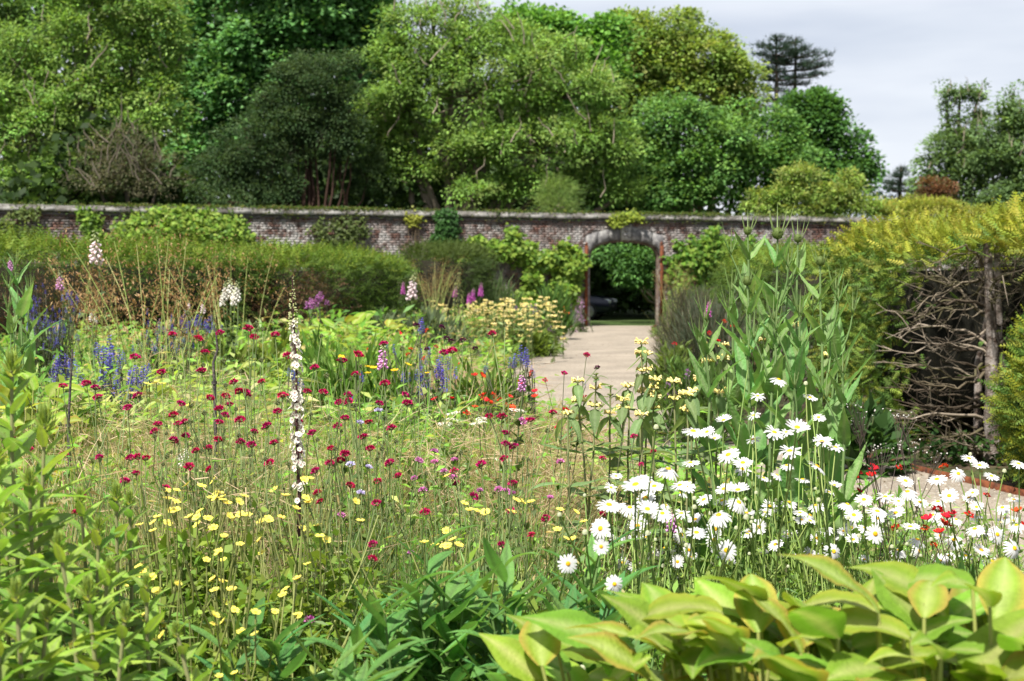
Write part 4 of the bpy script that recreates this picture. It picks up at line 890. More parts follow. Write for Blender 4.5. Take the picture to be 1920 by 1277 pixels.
n = 500; yy = R.uniform(8, 40, n); xx = edge_interp(PATH_L, yy) + (edge_interp(PATH_R, yy) - edge_interp(PATH_L, yy))*R.beta(.6, .6, n)
cloud(G, np.stack([xx, yy, np.full(n, .014)], 1), R.normal(size=(n, 3))*[1, 1, .1], R.normal(size=(n, 3))*.2 + [0, 0, 1], R.uniform(.015, .05, n), R.uniform(.01, .025, n), pick([(.16, .11, .06), (.10, .08, .05), (.14, .17, .05), (.3, .2, .12)], n))
solo('leaf_litter', G.mesh('leaf_litter', M_leaf), 'dead leaves and small weeds along the path and under the right hedge', 'litter', kind='stuff')

# ------------------------------------------------------------------ feather grasses
def feather(label, px, py, Y, n, h, spread, col, w=.0034, name='feather_grass', heads=True):
    p = PX(px, py, Y); b = np.array([p[0], Y, 0.0]); th = thing(name, label, 'grass', b, 'feathery grass clumps'); G = Geo()
    B = R.normal(size=(n, 3))*[.09, .09, 0]; a = R.random(n)*2*math.pi; s = np.abs(R.normal(size=n))
    D = np.stack([np.cos(a)*s*.30, np.sin(a)*s*.30, np.ones(n)], 1)
    L_ = h*R.uniform(.6, 1.1, n); bend = np.stack([np.cos(a)*spread*R.random(n)*1.2 + .10, np.sin(a)*spread*R.random(n), -.30*L_*R.random(n)], 1)
    C = pick(col, n)*np.exp(R.normal(scale=.15, size=(n, 1)))
    tip = blades(G, B, D, L_, w*R.uniform(.7, 1.6, n), bend, C, 3)
    if heads:
        k = R.random(n) < .6; m_ = int(k.sum())
        blades(G, tip[k], bend[k] + R.normal(size=(m_, 3))*.08 + [0, 0, .02], R.uniform(.08, .2, m_), w*1.2, R.normal(size=(m_, 3))*.04, pick(col, m_)*1.05, 2)
    part(th, 'tuft', G.mesh('tuft', M_grass))
BE = [(.46, .35, .22), (.54, .43, .28), (.38, .28, .17), (.34, .33, .14)]
PK = [(.44, .28, .21), (.50, .33, .25), (.36, .25, .16)]
for d, px, py, Y, n, h, s, c in (('buff feathery grass clump', 905, 800, 7.2, 1700, .85, .22, BE), ('buff feathery grass clump', 980, 830, 6.6, 1300, .8, .2, BE), ('buff feathery grass clump', 135, 870, 6.3, 1700, .85, .24, BE),
        ('buff feathery grass clump', 235, 850, 6.8, 1500, .8, .24, BE), ('buff feathery grass clump', 310, 960, 4.9, 1300, .82, .18, BE), ('buff feathery grass clump', 690, 850, 6.2, 1400, .82, .24, BE), ('buff feathery grass clump', 1020, 900, 5.6, 1200, .74, .2, BE),
        ('pinkish hazy grass clump', 860, 700, 10.5, 1300, .85, .25, PK), ('pinkish hazy grass clump', 790, 690, 11.5, 1100, .9, .25, PK), ('pinkish hazy grass clump', 1050, 760, 9.5, 1000, .62, .2, PK),
        ('buff feathery grass clump', 290, 740, 9.2, 1200, .9, .25, BE), ('buff feathery grass clump', 395, 810, 7.0, 1200, .84, .22, BE), ('buff feathery grass clump', 560, 850, 6.5, 900, .8, .22, BE), ('buff feathery grass clump', 40, 800, 7.5, 1300, .9, .25, BE), ('buff feathery grass clump', 460, 760, 8.2, 1000, .85, .25, BE)):
    feather(where(d, px, py), px, py, Y, int(n*1.1), h*1.12, s*.8, c)
# giant golden oat grass
def oatgrass(label, px, Y, ns_, hmin, hmax, nb, fan, seedcol):
    p = PX(px, 600, Y); b = np.array([p[0], Y, 0.]); th = thing('oat_grass', label, 'grass', b, 'tall oat grasses')
    G = Geo(); n = nb; a = R.random(n)*2*math.pi
    blades(G, R.normal(size=(n, 3))*[.16, .12, 0], np.stack([np.cos(a)*.28, np.sin(a)*.28, np.ones(n)], 1), R.uniform(.6, 1.05, n), .007, np.stack([np.cos(a)*.22, np.sin(a)*.2, -.10*np.ones(n)], 1), pick([(.13, .18, .05), (.18, .20, .07), (.10, .15, .04)], n), 4)
    part(th, 'tuft', G.mesh('tuft', M_grass), kind='stuff')
    G = Geo(); S = Geo()
    for _ in range(ns_):
        an = float(np.clip(R.normal()*fan, -.48, .48)); h = R.uniform(hmin, hmax); e = np.array([math.tan(an)*h*.8, R.normal()*.25, h])
        P = curve((R.normal()*.14, R.normal()*.1, .05), e, 7, (-math.tan(an)*.12, 0, .05*h)); tubes(G, P, np.linspace(.0058, .0025, 7)[None], pick([(.30, .36, .11), (.36, .38, .15), (.25, .33, .09)], 1)[0], 4)
        m_ = 80; tt = R.uniform(.70, 1.06, m_)[:, None]; q = P[4] + (P[6] - P[4])*((tt - .66)/.34) + R.normal(size=(m_, 3))*[.10, .08, .07]*(1.25 - tt)*2.2
        cloud(S, q, R.normal(size=(m_, 3))*.5 + [.1, 0, -.8], R.normal(size=(m_, 3)), R.uniform(.02, .042, m_), .010, pick(seedcol, m_)*np.exp(R.normal(scale=.2, size=(m_, 1))))
        blades(S, P[4] + (P[6] - P[4])*R.random((14, 1)), R.normal(size=(14, 3)) + [0, 0, .5], R.uniform(.05, .13, 14), .0022, np.zeros((14, 3)), pick(seedcol, 14), 2)
    part(th, 'stem', G.mesh('stem', M_stem)); part(th, 'seed_plume', S.mesh('seed_plume', M_grass), kind='stuff')
OC = [(.29, .17, .08), (.36, .22, .11), (.22, .125, .055), (.40, .27, .14)]
oatgrass('tall oat grass with arching brown plumes in front of the left hedge', 290, 10.8, 24, 1.35, 1.9, 420, .28, OC)
oatgrass('second brown-plumed oat grass close to the gap in the left hedge', 420, 14.5, 14, 1.4, 1.95, 160, .20, OC)
oatgrass('brown oat grass plumes over the dying end of the left hedge', 170, 14.5, 12, 1.3, 1.8, 120, .22, OC)
oatgrass('distant tawny oat grass beside the low dark hedge end', 815, 31, 26, 1.4, 2.0, 250, .20, [(.28, .20, .09), (.22, .14, .06)])
oatgrass('tawny oat grass leaning out of the border right of the archway', 1262, 36, 18, 1.2, 2.0, 150, .25, [(.28, .20, .09), (.20, .12, .06)])

# ------------------------------------------------------------------ daisies
def ray_mesh(n=21, L_=1.0, w=.20, droop=.12, col=(.58, .58, .58), r0=.22, jit=.05, mat=M_petal, name='ray_petals'):
    V = []; F = []; C = []
    for i in range(n):
        a = 2*math.pi*i/n + R.normal(scale=.06); ln = L_*R.uniform(.88, 1.06); dz = R.normal(scale=jit); ca, sa = math.cos(a), math.sin(a); b = len(V)
        for t_, ww in ((0, .55), (.45, 1.0), (.85, .95), (1.0, .5)):
            r_ = r0 + (ln - r0)*t_; z = -droop*t_**1.7 + dz*t_ + .03
            for s in (-1, 1):
                V.append((ca*r_ - sa*s*w*ww/2, sa*r_ + ca*s*w*ww/2, z + (.02 if s > 0 else -.005))); C.append(np.asarray(col)*R.uniform(.96, 1.02))
        F += [(b+2*j, b+2*j+1, b+2*j+3, b+2*j+2) for j in range(3)]
    return mk(name, np.array(V), [F], np.array(C), True, mat)
def dome_mesh(r_, h, col, mat, name, rings=3, ns=10, z0=0.0, edge=None):
    V = [(0, 0, z0 + h)]; C = [np.asarray(col)*.8]
    for i in range(1, rings+1):
        a = i/rings*math.pi/2
        for j in range(ns):
            an = 2*math.pi*(j + .5*(i % 2))/ns; V.append((math.cos(an)*r_*math.sin(a), math.sin(an)*r_*math.sin(a), z0 + h*math.cos(a) + R.normal(scale=abs(h)*.04))); C.append(np.asarray(col if edge is None or i < rings else edge)*R.uniform(.85, 1.1))
    T = [(0, 1+j, 1+(j+1) % ns) for j in range(ns)]; Q = [(1+(i-1)*ns+j, 1+i*ns+j, 1+i*ns+(j+1) % ns, 1+(i-1)*ns+(j+1) % ns) for i in range(1, rings) for j in range(ns)]
    return mk(name, np.array(V), [T, Q], np.array(C), True, mat)
RAYS = [ray_mesh(int(R.integers(18, 24)), droop=d, jit=j) for d, j in ((.05, .04), (.14, .05), (-.05, .05), (.30, .08), (.10, .09), (.55, .10), (.2, .15), (-.25, .08))]
DISC = dome_mesh(.25, .13, (.72, .40, .015), M_petalo, 'disc', z0=.03, edge=(.60, .30, .01))
CUP = dome_mesh(.24, -.16, (.10, .16, .04), M_leaf, 'calyx', z0=.01)
BUD = dome_mesh(.5, .7, (.55, .58, .42), M_leaf, 'bud')
DAISY = [(1460,710,38),(1421,741,32),(1519,744,33),(1413,777,30),(1357,786,36),(1535,781,32),(1495,800,52),(1300,807,50),(1326,808,35),(1452,809,45),(1474,809,35),(1340,820,32),(1412,822,32),(1543,824,42),
 (1253,878,50),(1295,866,40),(1366,851,50),(1393,866,42),(1392,878,38),(1481,844,50),(1532,873,48),(1541,826,42),(1567,837,36),(1432,895,36),(1384,917,48),(1475,871,30),(1505,897,34),(1457,889,28),(1565,908,30),(1306,997,46),(1362,1030,48),(1340,1010,40),(1454,1019,36),(1443,948,36),(1563,1032,40),(1519,1039,36),
 (1530,946,38),(1601,964,40),(1589,944,38),(1620,935,40),(1645,957,44),(1641,999,44),(1707,986,42),(1762,1050,40),(1742,1076,30),(1780,928,40),(1824,922,28),(1828,990,40),(1797,886,34),(1837,871,38),(1817,858,36),(1859,891,34),(1910,868,36),(1757,897,42),(1702,920,40),(1698,900,38),(1519,975,36),(1402,999,36),(1277,1001,36),(1247,1026,38),
 (1227,910,44),(1286,910,42),(1242,961,42),(1278,961,38),(1348,964,50),(1424,986,36),(1902,1026,42),(1840,1030,40),(1789,1010,40),(1749,964,36),(1906,983,36),(1578,1003,32),(1621,988,30),(1192,907,62),(1203,898,44),(1142,945,54),(1156,948,42),(1214,953,50),(1181,950,42),(1126,989,48),(1127,1023,36),(1157,1011,34),(1196,984,44),(1152,1093,38),
 (1168,1053,30),(1275,908,42),(1304,972,36),(1341,990,40),(1385,940,44),(1357,915,38),(1354,937,38),(1223,904,40),(1210,932,46),(1065,1055,44),(1240,1125,26),(1050,1105,22),(1660,930,40),(1680,960,40),(1725,940,36),(1720,1010,40),(1685,1030,36),(1600,1010,36),(1480,1000,38),(1480,940,36),(1550,990,36),(1500,960,34),(1400,960,36),(1320,935,40),(1870,1000,38),(1880,950,36),(1770,975,36),(1810,1040,36),(1860,1050,38)]
for _ in range(58):
    q = (R.uniform(1130, 1560), R.uniform(890, 1070)) if R.random() < .55 else (R.uniform(1580, 1915), R.uniform(925, 1070))
    DAISY.append((q[0], q[1], R.uniform(24, 34)))
pts = np.array(DAISY, float); pts[:, 2] *= .86

def kgroups(P, k, it=20):
    c = P[R.choice(len(P), k, replace=False)].copy()
    for _ in range(it):
        d = ((P[:, None] - c[None])**2).sum(-1); a = d.argmin(1)
        for j in range(k):
            if (a == j).any(): c[j] = P[a == j].mean(0)
    return a, c
SG_, cen = kgroups(pts[:, :2], 9)
leafd = leafmesh('leaf', .22, .6, 5, .2, .6, .05, cm=(.06, .12, .028), mat=M_leafo)
DL = {}
ORD = ['leftmost of nine', 'second from the left', 'third from the left', 'fourth from the left', 'the middle one', 'fourth from the right', 'third from the right', 'second from the right', 'rightmost of nine']
names9 = np.argsort(cen[:, 0])
for rank, j in enumerate(names9):
    S_ = pts[SG_ == j]; tips = []; 
    for (px, py, w) in S_: tips.append(PX(px, py + 2, 3.25 if (px, py) in ((1065, 1055), (1152, 1093), (1127, 1023)) else np.clip(K*.060/w, 3.3, 4.95)*R.uniform(.95, 1.05)))
    tips = np.array(tips); b = np.array([tips[:, 0].mean(), tips[:, 1].mean(), 0.])
    b[0] += .06*(rank - 4)*.3
    cx, cy = cen[j]
    extra = '' if len(S_) > 3 else ' sparse'
    th = thing('daisy_plant', f'white ox-eye daisy clump of {len(S_)} blooms, {ORD[rank]}, {"high" if cy < 850 else "low" if cy > 990 else "middle"} in the drift', 'daisies', b, 'ox-eye daisies in the right foreground')
    nb = len(S_); bt_ = tips[R.integers(0, nb, nb)] + R.normal(size=(nb, 3))*[.10, .10, .08] - [0, 0, .10]
    G, P = stems(b, np.concatenate([tips, bt_]), .0032, .0022, pick([(.20, .29, .07), (.24, .30, .09), (.15, .23, .06)], 2*nb), 8, .55, .008, 4, .10)
    part(th, 'stem', G.mesh('stem', M_stem, True, off=b))
    G = Geo(); m_ = 44
    for q in P:       # narrow leaves along the stems
        tt = R.random(m_)**1.4*.85; ii = (tt*7).astype(int); pp = q[ii] + (q[np.minimum(ii+1, 7)] - q[ii])*((tt*7) % 1)[:, None]
        cloud(G, pp, R.normal(size=(m_, 3)) + [0, 0, .9], R.normal(size=(m_, 3))*.5 + [0, 0, 1], R.uniform(.03, .085, m_)*(1.15 - tt), R.uniform(.008, .018, m_), vary((.15, .24, .055), m_, .25))
    part(th, 'foliage', G.mesh('foliage', M_leaf, off=b), kind='stuff')
    for (px, py, w), tp in zip(S_, tips):
        s_ = w/2*tp[1]/K*1.06; el = R.random()
        tilt = np.array([R.normal()*.28, -.18 - abs(R.normal())*.28, 1.0])
        if py > 985 and R.random() < .55: tilt = np.array([R.normal()*.35, -1.0, .45])
        if (px, py) in ((1065, 1055), (1152, 1093), (1127, 1023), (1641, 999)): tilt = np.array([.1, -1.0, .25])
        z = nrm(tilt[None])[0]; M_ = frame(tp - b, np.cross(z, [1, R.normal()*.5, 0]), z, s_)
        f = part(th, 'flower', random.choice(RAYS), M_); part(f, 'disc', DISC); part(f, 'calyx', CUP)
    for q in bt_:
        if R.random() < .55: part(th, 'bud', BUD, frame(q - b, (1, 0, 0), (0, -.2, 1), .010 + .006*R.random()))

# ------------------------------------------------------------------ teasels
TL = [leafmesh('leaf', .27, pk, 16, .34, c, .06, 14, .010, 8, cm=(.18, .33, .10), ce=(.185, .335, .10), mat=M_leafo, base=.55, crib=(.24, .34, .15)) for pk, c in ((.26, .25), (.30, -.25), (.24, .6), (.3, -.05))]
def egg_mesh():
    g_ = Geo(); prof = [(0, .0), (.45, .10), (.62, .38), (.60, .62), (.42, .86), (.12, 1.0)]; V = np.array([(0, 0, z) for r_, z in prof]); tubes(g_, V, np.array([[max(r_, .03)*.75 for r_, z in prof]]), (.15, .21, .06), 10)
    n = 150; z = R.random(n); a = R.random(n)*2*math.pi; r_ = np.interp(z, [p[1] for p in prof], [p[0]*.75 for p in prof]); D = np.stack([np.cos(a), np.sin(a), .5*np.ones(n)], 1)
    blades(g_, np.stack([np.cos(a)*r_, np.sin(a)*r_, z], 1), D, .16, .035, np.zeros((n, 3)), (.19, .24, .09), 1); return g_.mesh('seed_head', M_leaf)
EGG = egg_mesh()
def bract_mesh(n, L_, open_):
    g_ = Geo(); a = np.linspace(0, 2*math.pi, n, endpoint=False) + R.normal(scale=.15, size=n); D = np.stack([np.cos(a)*open_, np.sin(a)*open_, np.full(n, .55)], 1)
    blades(g_, np.zeros((n, 3)), D, L_*R.uniform(.6, 1.15, n), .085, np.stack([-np.cos(a)*open_*.22, -np.sin(a)*open_*.22, np.full(n, .62)], 1)*L_, (.20, .27, .11), 5); return g_.mesh('bract', M_leaf)
BRO = [bract_mesh(9, .95, .7), bract_mesh(8, 1.15, .55)]; BRC = bract_mesh(6, 1.1, .30)
def teasel(label, px, py, bpx, Y, head='open', hs=.035, l0=.13, n_pairs=6, group='teasels'):
    tp = PX(px, py, Y); b0 = PX(bpx, 800, Y); b = np.array([b0[0], Y, 0.]); th = thing('teasel', label, 'teasel', b, group)
    C = curve(b, tp, 12, (R.normal()*.02, 0, 0), .004); G = Geo(); tubes(G, C, np.linspace(.0095, .0038, 12)[None], (.13, .20, .07), 7)
    n = 160; tt = R.random(n); q = np.stack([np.interp(tt, np.linspace(0, 1, 12), C[:, k]) for k in range(3)], 1); blades(G, q, R.normal(size=(n, 3))*[1, 1, .2], .013, .002, np.zeros((n, 3)), (.24, .29, .15), 1)
    part(th, 'stem', G.mesh('stem', M_stem, True, off=b))
    z0 = tp[2]; zz = z0 - .10 - .05*R.random(); a = R.random()*math.pi; i = 0
    while zz > .35 and i < n_pairs:
        fr_ = zz/z0; p = np.array([np.interp(fr_, np.linspace(0, 1, 12), C[:, k]) for k in range(3)]); l = min(.42, l0 + .02 + .055*i*(1 + .15*R.normal()))
        for s in (0, math.pi):
            an = a + s + R.normal()*.15; d = np.array([math.cos(an), math.sin(an)*.9, R.uniform(.9, 2.0)])
            part(th, 'leaf', random.choice(TL), frame(p - b, d, (-math.cos(an)*.9, -math.sin(an)*.9, .55), (l*R.uniform(.85, 1.25), l, l)))
        if i in (1, 2) and R.random() < .8:      # a side shoot with narrow young leaves
            an = a + math.pi/2; e = p + np.array([math.cos(an)*.07, math.sin(an)*.05, .16 + .06*R.random()]); G = Geo(); tubes(G, curve(p, e, 5, (.012, 0, -.01)), np.linspace(.005, .003, 5)[None], (.13, .21, .07), 5); part(th, 'side_shoot', G.mesh('side_shoot', M_stem, True, off=b))
            part(th, 'bract', BRC, frame(e - b, (1, 0, 0), (R.normal()*.1, 0, 1), .075))
            for s in (-1, 1): part(th, 'leaf', random.choice(TL), frame(e - b, (s*.5, R.normal()*.2, 1), (-s, -.2, .4), (.06, .10, .10)))
        zz -= .155 + .035*i + .02*R.normal(); a += math.pi/2 + R.normal()*.2; i += 1
    hb = tp - b
    if head == 'open':
        part(th, 'seed_head', EGG, frame(hb, (1, 0, 0), (R.normal()*.05, 0, 1), hs)); part(th, 'bract', random.choice(BRO), frame(hb, (1, 0, 0), (0, 0, 1), hs*1.9))
    else:
        part(th, 'bract', BRC, frame(hb, (1, 0, 0), (0, 0, 1), .07))
        for s in (-1, 1): part(th, 'leaf', random.choice(TL), frame(hb - [0, 0, .03], (s*.3, .1, 1), (-s, -.3, .3), (.06, .13, .13)))
for a in (('tallest teasel, its spiny egg-shaped head highest against the brick wall', 1458, 449, 1468, 5.45, 'open', .046), ('slim teasel with small head, left of the tallest one against the wall', 1402, 441, 1414, 5.65, 'open', .034), ('teasel with small spiny head just right of the tallest one', 1496, 455, 1516, 5.6, 'open', .034),
          ('teasel with open basket of bracts in front of the yew hedge', 1538, 499, 1534, 5.35, 'open', .038), ('shorter teasel with open head on the left side of the group', 1401, 536, 1399, 5.3, 'open', .036), ('teasel with tight pale bract bundle, rightmost tall stalk of the group', 1567, 545, 1536, 5.7, 'closed', .03),
          ('closed leafy teasel shoot at the left of the group', 1372, 545, 1392, 5.85, 'closed', .03), ('leafy headless teasel, leftmost of the group beside the path', 1322, 600, 1333, 5.3, 'closed', .03), ('leafy teasel low in the middle of the group', 1450, 600, 1452, 5.2, 'closed', .03), ('leafy teasel low on the right of the group', 1500, 590, 1492, 5.15, 'closed', .03),
          ('young low teasel with spreading leaves right of the group beside the gravel', 1580, 700, 1556, 5.1, 'closed', .03)):
    teasel(*a)
teasel('teasel with pointed leaves at the left edge before the brown hedge', 28, 500, 45, 8.0, 'closed', .03, .16, 7, 'teasels at the left edge')
teasel('second teasel stalk at the left edge with upright leaves', 55, 545, 60, 8.2, 'closed', .03, .15, 7, 'teasels at the left edge')
teasel('third teasel stalk at the left edge, lowest and most leafy', 15, 580, 25, 7.8, 'closed', .03, .15, 7, 'teasels at the left edge')

# ------------------------------------------------------------------ small flower meshes
def pom_mesh(col, col2, n=70, name='flower', flat=.55, pl=.42):
    g_ = Geo(); d = nrm(R.normal(size=(n*2, 3))); d = d[d[:, 2] > -.15][:n]; n = len(d); P = d*[.62, .62, flat*.6]
    cloud(g_, P*.75, d + [0, 0, .25] + R.normal(size=(n, 3))*.25, R.normal(size=(n, 3)) + [0, 0, 1], pl*R.uniform(.8, 1.2, n), pl*.75, np.where((R.random(n) < .3)[:, None], np.asarray(col2), np.asarray(col))*np.exp(R.normal(scale=.12, size=(n, 1))))
    V = dome_mesh(.5, -.32, (.10, .15, .05), M_leaf, 'tmp'); g_.add(np.array([v.co for v in V.vertices]), [np.array([p.vertices[:] for p in V.polygons if len(p.vertices) == 3]), np.array([p.vertices[:] for p in V.polygons if len(p.vertices) == 4])], (.11, .15, .05))
    return g_.mesh(name, M_petalo)
CRIM = [pom_mesh((.36, .006, .075), (.45, .018, .13), flat=f) for f in (.45, .6, .75)]
PINK = [pom_mesh((.52, .16, .38), (.62, .28, .50), flat=f) for f in (.4, .6)]
LILA = [pom_mesh((.50, .46, .68), (.62, .58, .75), flat=.4)]
MAUV = [pom_mesh((.085, .012, .05), (.14, .02, .08), flat=.7)]
CLOV = [pom_mesh((.45, .10, .36), (.55, .2, .45), flat=.9)]
def seed_mesh():
    g_ = Geo(); n = 60; d = nrm(R.normal(size=(n, 3))); cloud(g_, d*.35, d*.6 + R.normal(size=(n, 3))*.5, d + R.normal(size=(n, 3))*.3, .45, .4, vary((.20, .235, .115), n, .12)); return g_.mesh('seed_head', M_leaf)
SEED = seed_mesh()
def flowerplant(name, cat, label, group, fl, meshes, Yf, wpx, sr=.0022, scol=(.13, .185, .06), seeds=0, fol=40, folcol=(.09, .15, .035), fl_leaf=(.09, .016), tilt=.3, part_name='flower', Sname='seed_head', spread=.10, lift=.6, basal=0):
    """fl: list of (px,py); depth from Yf(py); one thing with a stem bundle, narrow leaves and each bloom"""
    tips = np.array([PX(px, py, Yf(py) + R.normal()*.18) for px, py in fl]); b = np.array([tips[:, 0].mean() + R.normal()*.05, tips[:, 1].mean(), 0.])
    th = thing(name, label, cat, b, group); sd_ = tips[R.integers(0, len(tips), seeds)] + R.normal(size=(seeds, 3))*[.14, .15, .07] if seeds else np.zeros((0, 3))
    G, P = stems(b, np.concatenate([tips, sd_]), sr*1.3, sr*.7, scol, 7, lift, .008, 4, spread); part(th, 'stem', G.mesh('stem', M_stem, True, off=b))
    if fol:
        G = Geo(); m_ = fol
        for q in P:
            tt = R.random(m_)**1.6*.8; ii = (tt*6).astype(int); pp = q[ii] + (q[np.minimum(ii+1, 6)] - q[ii])*((tt*6) % 1)[:, None]
            cloud(G, pp, R.normal(size=(m_, 3)) + [0, 0, .8], R.normal(size=(m_, 3))*.5 + [0, 0, 1], fl_leaf[0]*R.uniform(.5, 1.2, m_)*(1.1 - tt), fl_leaf[1]*R.uniform(.7, 1.3, m_), vary(folcol, m_, .2))
        if basal:
            q = ball(basal)*[.30, .26, 1]; q[:, 2] = np.abs(q[:, 2])*tips[:, 2].mean()*.92 + .02
            cloud(G, b + q, R.normal(size=(basal, 3)) + [0, 0, .25], R.normal(size=(basal, 3))*.4 + [0, 0, 1], R.uniform(.03, .075, basal), R.uniform(.02, .04, basal), vary((.17, .27, .045), basal, .22))
        part(th, 'foliage', G.mesh('foliage', M_leaf, off=b), kind='stuff')
    for tp in tips:
        z = nrm(np.array([[R.normal()*tilt, -abs(R.normal())*tilt*.7, 1]]))[0]; s_ = wpx/2*tp[1]/K*R.uniform(.85, 1.15)
        part(th, part_name, random.choice(meshes), frame(tp - b, np.cross(z, [math.cos(q := R.random()*6), math.sin(q), .1]), z, s_))
    for q in sd_: part(th, Sname, SEED, frame(q - b, (1, 0, 0), (0, 0, 1), wpx*.30*q[1]/K*R.uniform(.7, 1.1)))
    return th
KN = [(465,616),(476,633),(413,625),(372,635),(324,628),(384,661),(253,670),(303,699),(378,696),(118,724),(162,720),(179,728),(183,745),(258,743),(240,765),(438,717),(448,735),(461,738),(411,767),(430,759),(423,744),(394,747),(339,757),(325,779),(411,792),(422,779),(290,810),(296,796),(333,795),(347,792),(348,818),(326,827),(19,823),(54,843),(120,853),(186,858),(245,860),(259,858),(273,860),(451,829),(410,825),(391,840),(367,846),(477,810),(471,835),(355,874),(450,788),(516,629),
 (923,626),(720,645),(672,665),(641,677),(667,703),(722,720),(848,659),(832,662),(760,741),(635,755),(653,741),(653,754),(711,757),(764,757),(647,785),(691,792),(633,800),(734,803),(680,820),(917,781),(941,782),(995,788),(1037,774),(948,812),(621,842),(647,852),(694,842),(618,869),(638,865),(709,902),(657,911),(706,944),(797,961),(731,869),(746,893),(852,884),(855,907),(961,907),(888,932),(958,959),(945,860),(902,871),(948,833),(963,838),(699,1021),(698,1048),(941,1023),(996,1003),(1023,973),
 (151,931),(142,961),(42,925),(255,888),(354,875),(390,840),(392,880),(505,869),(514,831),(234,903),(312,915),(591,884),(562,849),(595,924),(600,941),(490,716),(530,742),(575,735),(606,737),(520,772),(560,790),(585,812),(500,800),(540,668),(590,690)]
kp = np.array(KN, float); ga, gc = kgroups(kp, 17)
Yk = lambda py: 4.25 + (960 - py)*.0048
order_ = np.argsort(gc[:, 0])
for j in order_:
    S_ = [tuple(q) for q in kp[ga == j]]
    if S_: flowerplant('scabious_plant', 'scabious', where('crimson scabious', gc[j, 0], gc[j, 1]), 'crimson scabious in the left bed', S_, CRIM, Yk, 24, .0021, (.17, .22, .085), int(len(S_)*.9) + 1, 22, (.11, .165, .045), (.10, .014))
flowerplant('scabious_plant', 'scabious', 'single crimson scabious bloom on a long stem against the pale path', 'crimson scabious in the left bed', [(1100, 666), (1058, 700)], CRIM[:1], lambda py: 5.4, 17, .0018, (.11, .12, .06), 2, 14)
flowerplant('scabious_plant', 'scabious', 'crimson scabious low beside the path, left of the daisies', 'crimson scabious in the left bed', [(1189, 819), (1225, 847), (1202, 871), (1130, 860), (1130, 965)], CRIM, lambda py: 5.0, 17, .0018, (.11, .12, .06), 4, 20)
PKF = [(815,846),(786,864),(815,866),(852,862),(832,883),(777,897),(793,919),(950,920),(1051,866),(1032,933),(935,918),(960,925),(640,966),(850,895),(980,790),(900,920)]
kp = np.array(PKF, float); ga, gc = kgroups(kp, 3)
for j in range(3):
    S_ = [tuple(q) for q in kp[ga == j]]
    if S_: flowerplant('pink_scabious', 'scabious', where('pale pink scabious with small round blooms', gc[j, 0], gc[j, 1]), 'pink scabious in the left bed', S_, PINK, Yk, 20, .0018, seeds=3, fol=20)
flowerplant('lilac_scabious', 'scabious', 'small lilac pincushion blooms right of the white flower spike', None, [(657, 871), (677, 924), (692, 876)], LILA, Yk, 19, .0017, seeds=1, fol=16)
flowerplant('lilac_scabious', 'scabious', 'lilac pincushion bloom behind the pink foxglove stems in the left bed', None, [(710, 770), (675, 792)], LILA, Yk, 18, .0017, seeds=1, fol=16)
flowerplant('clover_plant', 'clover', 'purple clover bloom in front of the white flower spike', None, [(580, 1164), (462, 1272)], CLOV, lambda py: 3.5, 28, .003, fol=20)
flowerplant('clover_plant', 'clover', 'purple clover bloom behind the lance-leaved clump', None, [(770, 1037)], CLOV, lambda py: 4.1, 18, .0025, fol=20)
flowerplant('dark_scabious', 'scabious', 'dark purple thistle-like blooms between foxglove and pale yellow patch', None, [(837, 635), (868, 638), (828, 614), (891, 654), (781, 611), (845, 640), (800, 655), (1120, 690)], MAUV, lambda py: 8.2, 16, .003, seeds=3, fol=20)

# yellow cinquefoil
def five_mesh(col, col2, w=.85, cup=.25, n=5, name='flower'):
    V = []; F = []; C = []
    for i in range(n):
        a = 2*math.pi*i/n; ca, sa = math.cos(a), math.sin(a); b = len(V)
        for t_, ww in ((.05, .15), (.5, .85), (.85, 1.0), (1.0, .55)):
            for s in (-1, 0, 1):
                y = s*w*ww/2; V.append((ca*t_ - sa*y, sa*t_ + ca*y, cup*t_**1.5 + .06*abs(s) + R.normal(scale=.03))); C.append(np.asarray(col2 if t_ < .2 else col)*R.uniform(.95, 1.05))
        F += [(b+3*j+k, b+3*j+k+1, b+3*j+k+4, b+3*j+k+3) for j in range(3) for k in range(2)]
    return mk(name, np.array(V), [F], np.array(C), True, M_petalo)
YEL = [five_mesh((.74, .64, .12), (.66, .40, .02), cup=c) for c in (.2, .35, .1)]
CQ = [(332,919),(350,909),(378,912),(395,933),(405,934),(418,937),(458,930),(330,941)] + [(295,970),(330,957),(355,970),(370,970),(390,972),(287,996),(420,1006),(262,985),(410,1035),(400,990),(450,965),(490,978),(527,971),(567,990),(485,1014),(600,1007),(612,1013),(190,1055),(202,1062),(265,1073),(387,1050),(418,1050),(285,1082),(242,1095),(294,1110),(402,1106),(434,1105),(240,1155),(515,1148),(557,1152),(400,1170),(418,1165),(300,1165),(275,1165),(535,1105),(558,1085),(303,1190),(478,1190),(440,1263),
      (535,930),(575,934),(580,897),(667,941),(840,1028),(816,1023),(832,1023),(860,1022)]
kp = np.array(CQ, float); ga, gc = kgroups(kp, 8)
for j in range(8):
    S_ = [tuple(q) for q in kp[ga == j]]; S_ += [(q[0] + R.normal()*26, q[1] + R.normal()*18) for q in S_ for _ in range(1)]
    if S_: flowerplant('cinquefoil_plant', 'cinquefoil', where('lemon yellow cinquefoil with open saucer blooms', gc[j, 0], gc[j, 1]), 'yellow cinquefoils in the foreground', S_, YEL, lambda py: 3.35 + (1180 - py)*.0035, 18, .0026, (.20, .22, .07), 16, 60, (.19, .27, .05), (.065, .028), .5, basal=1500)
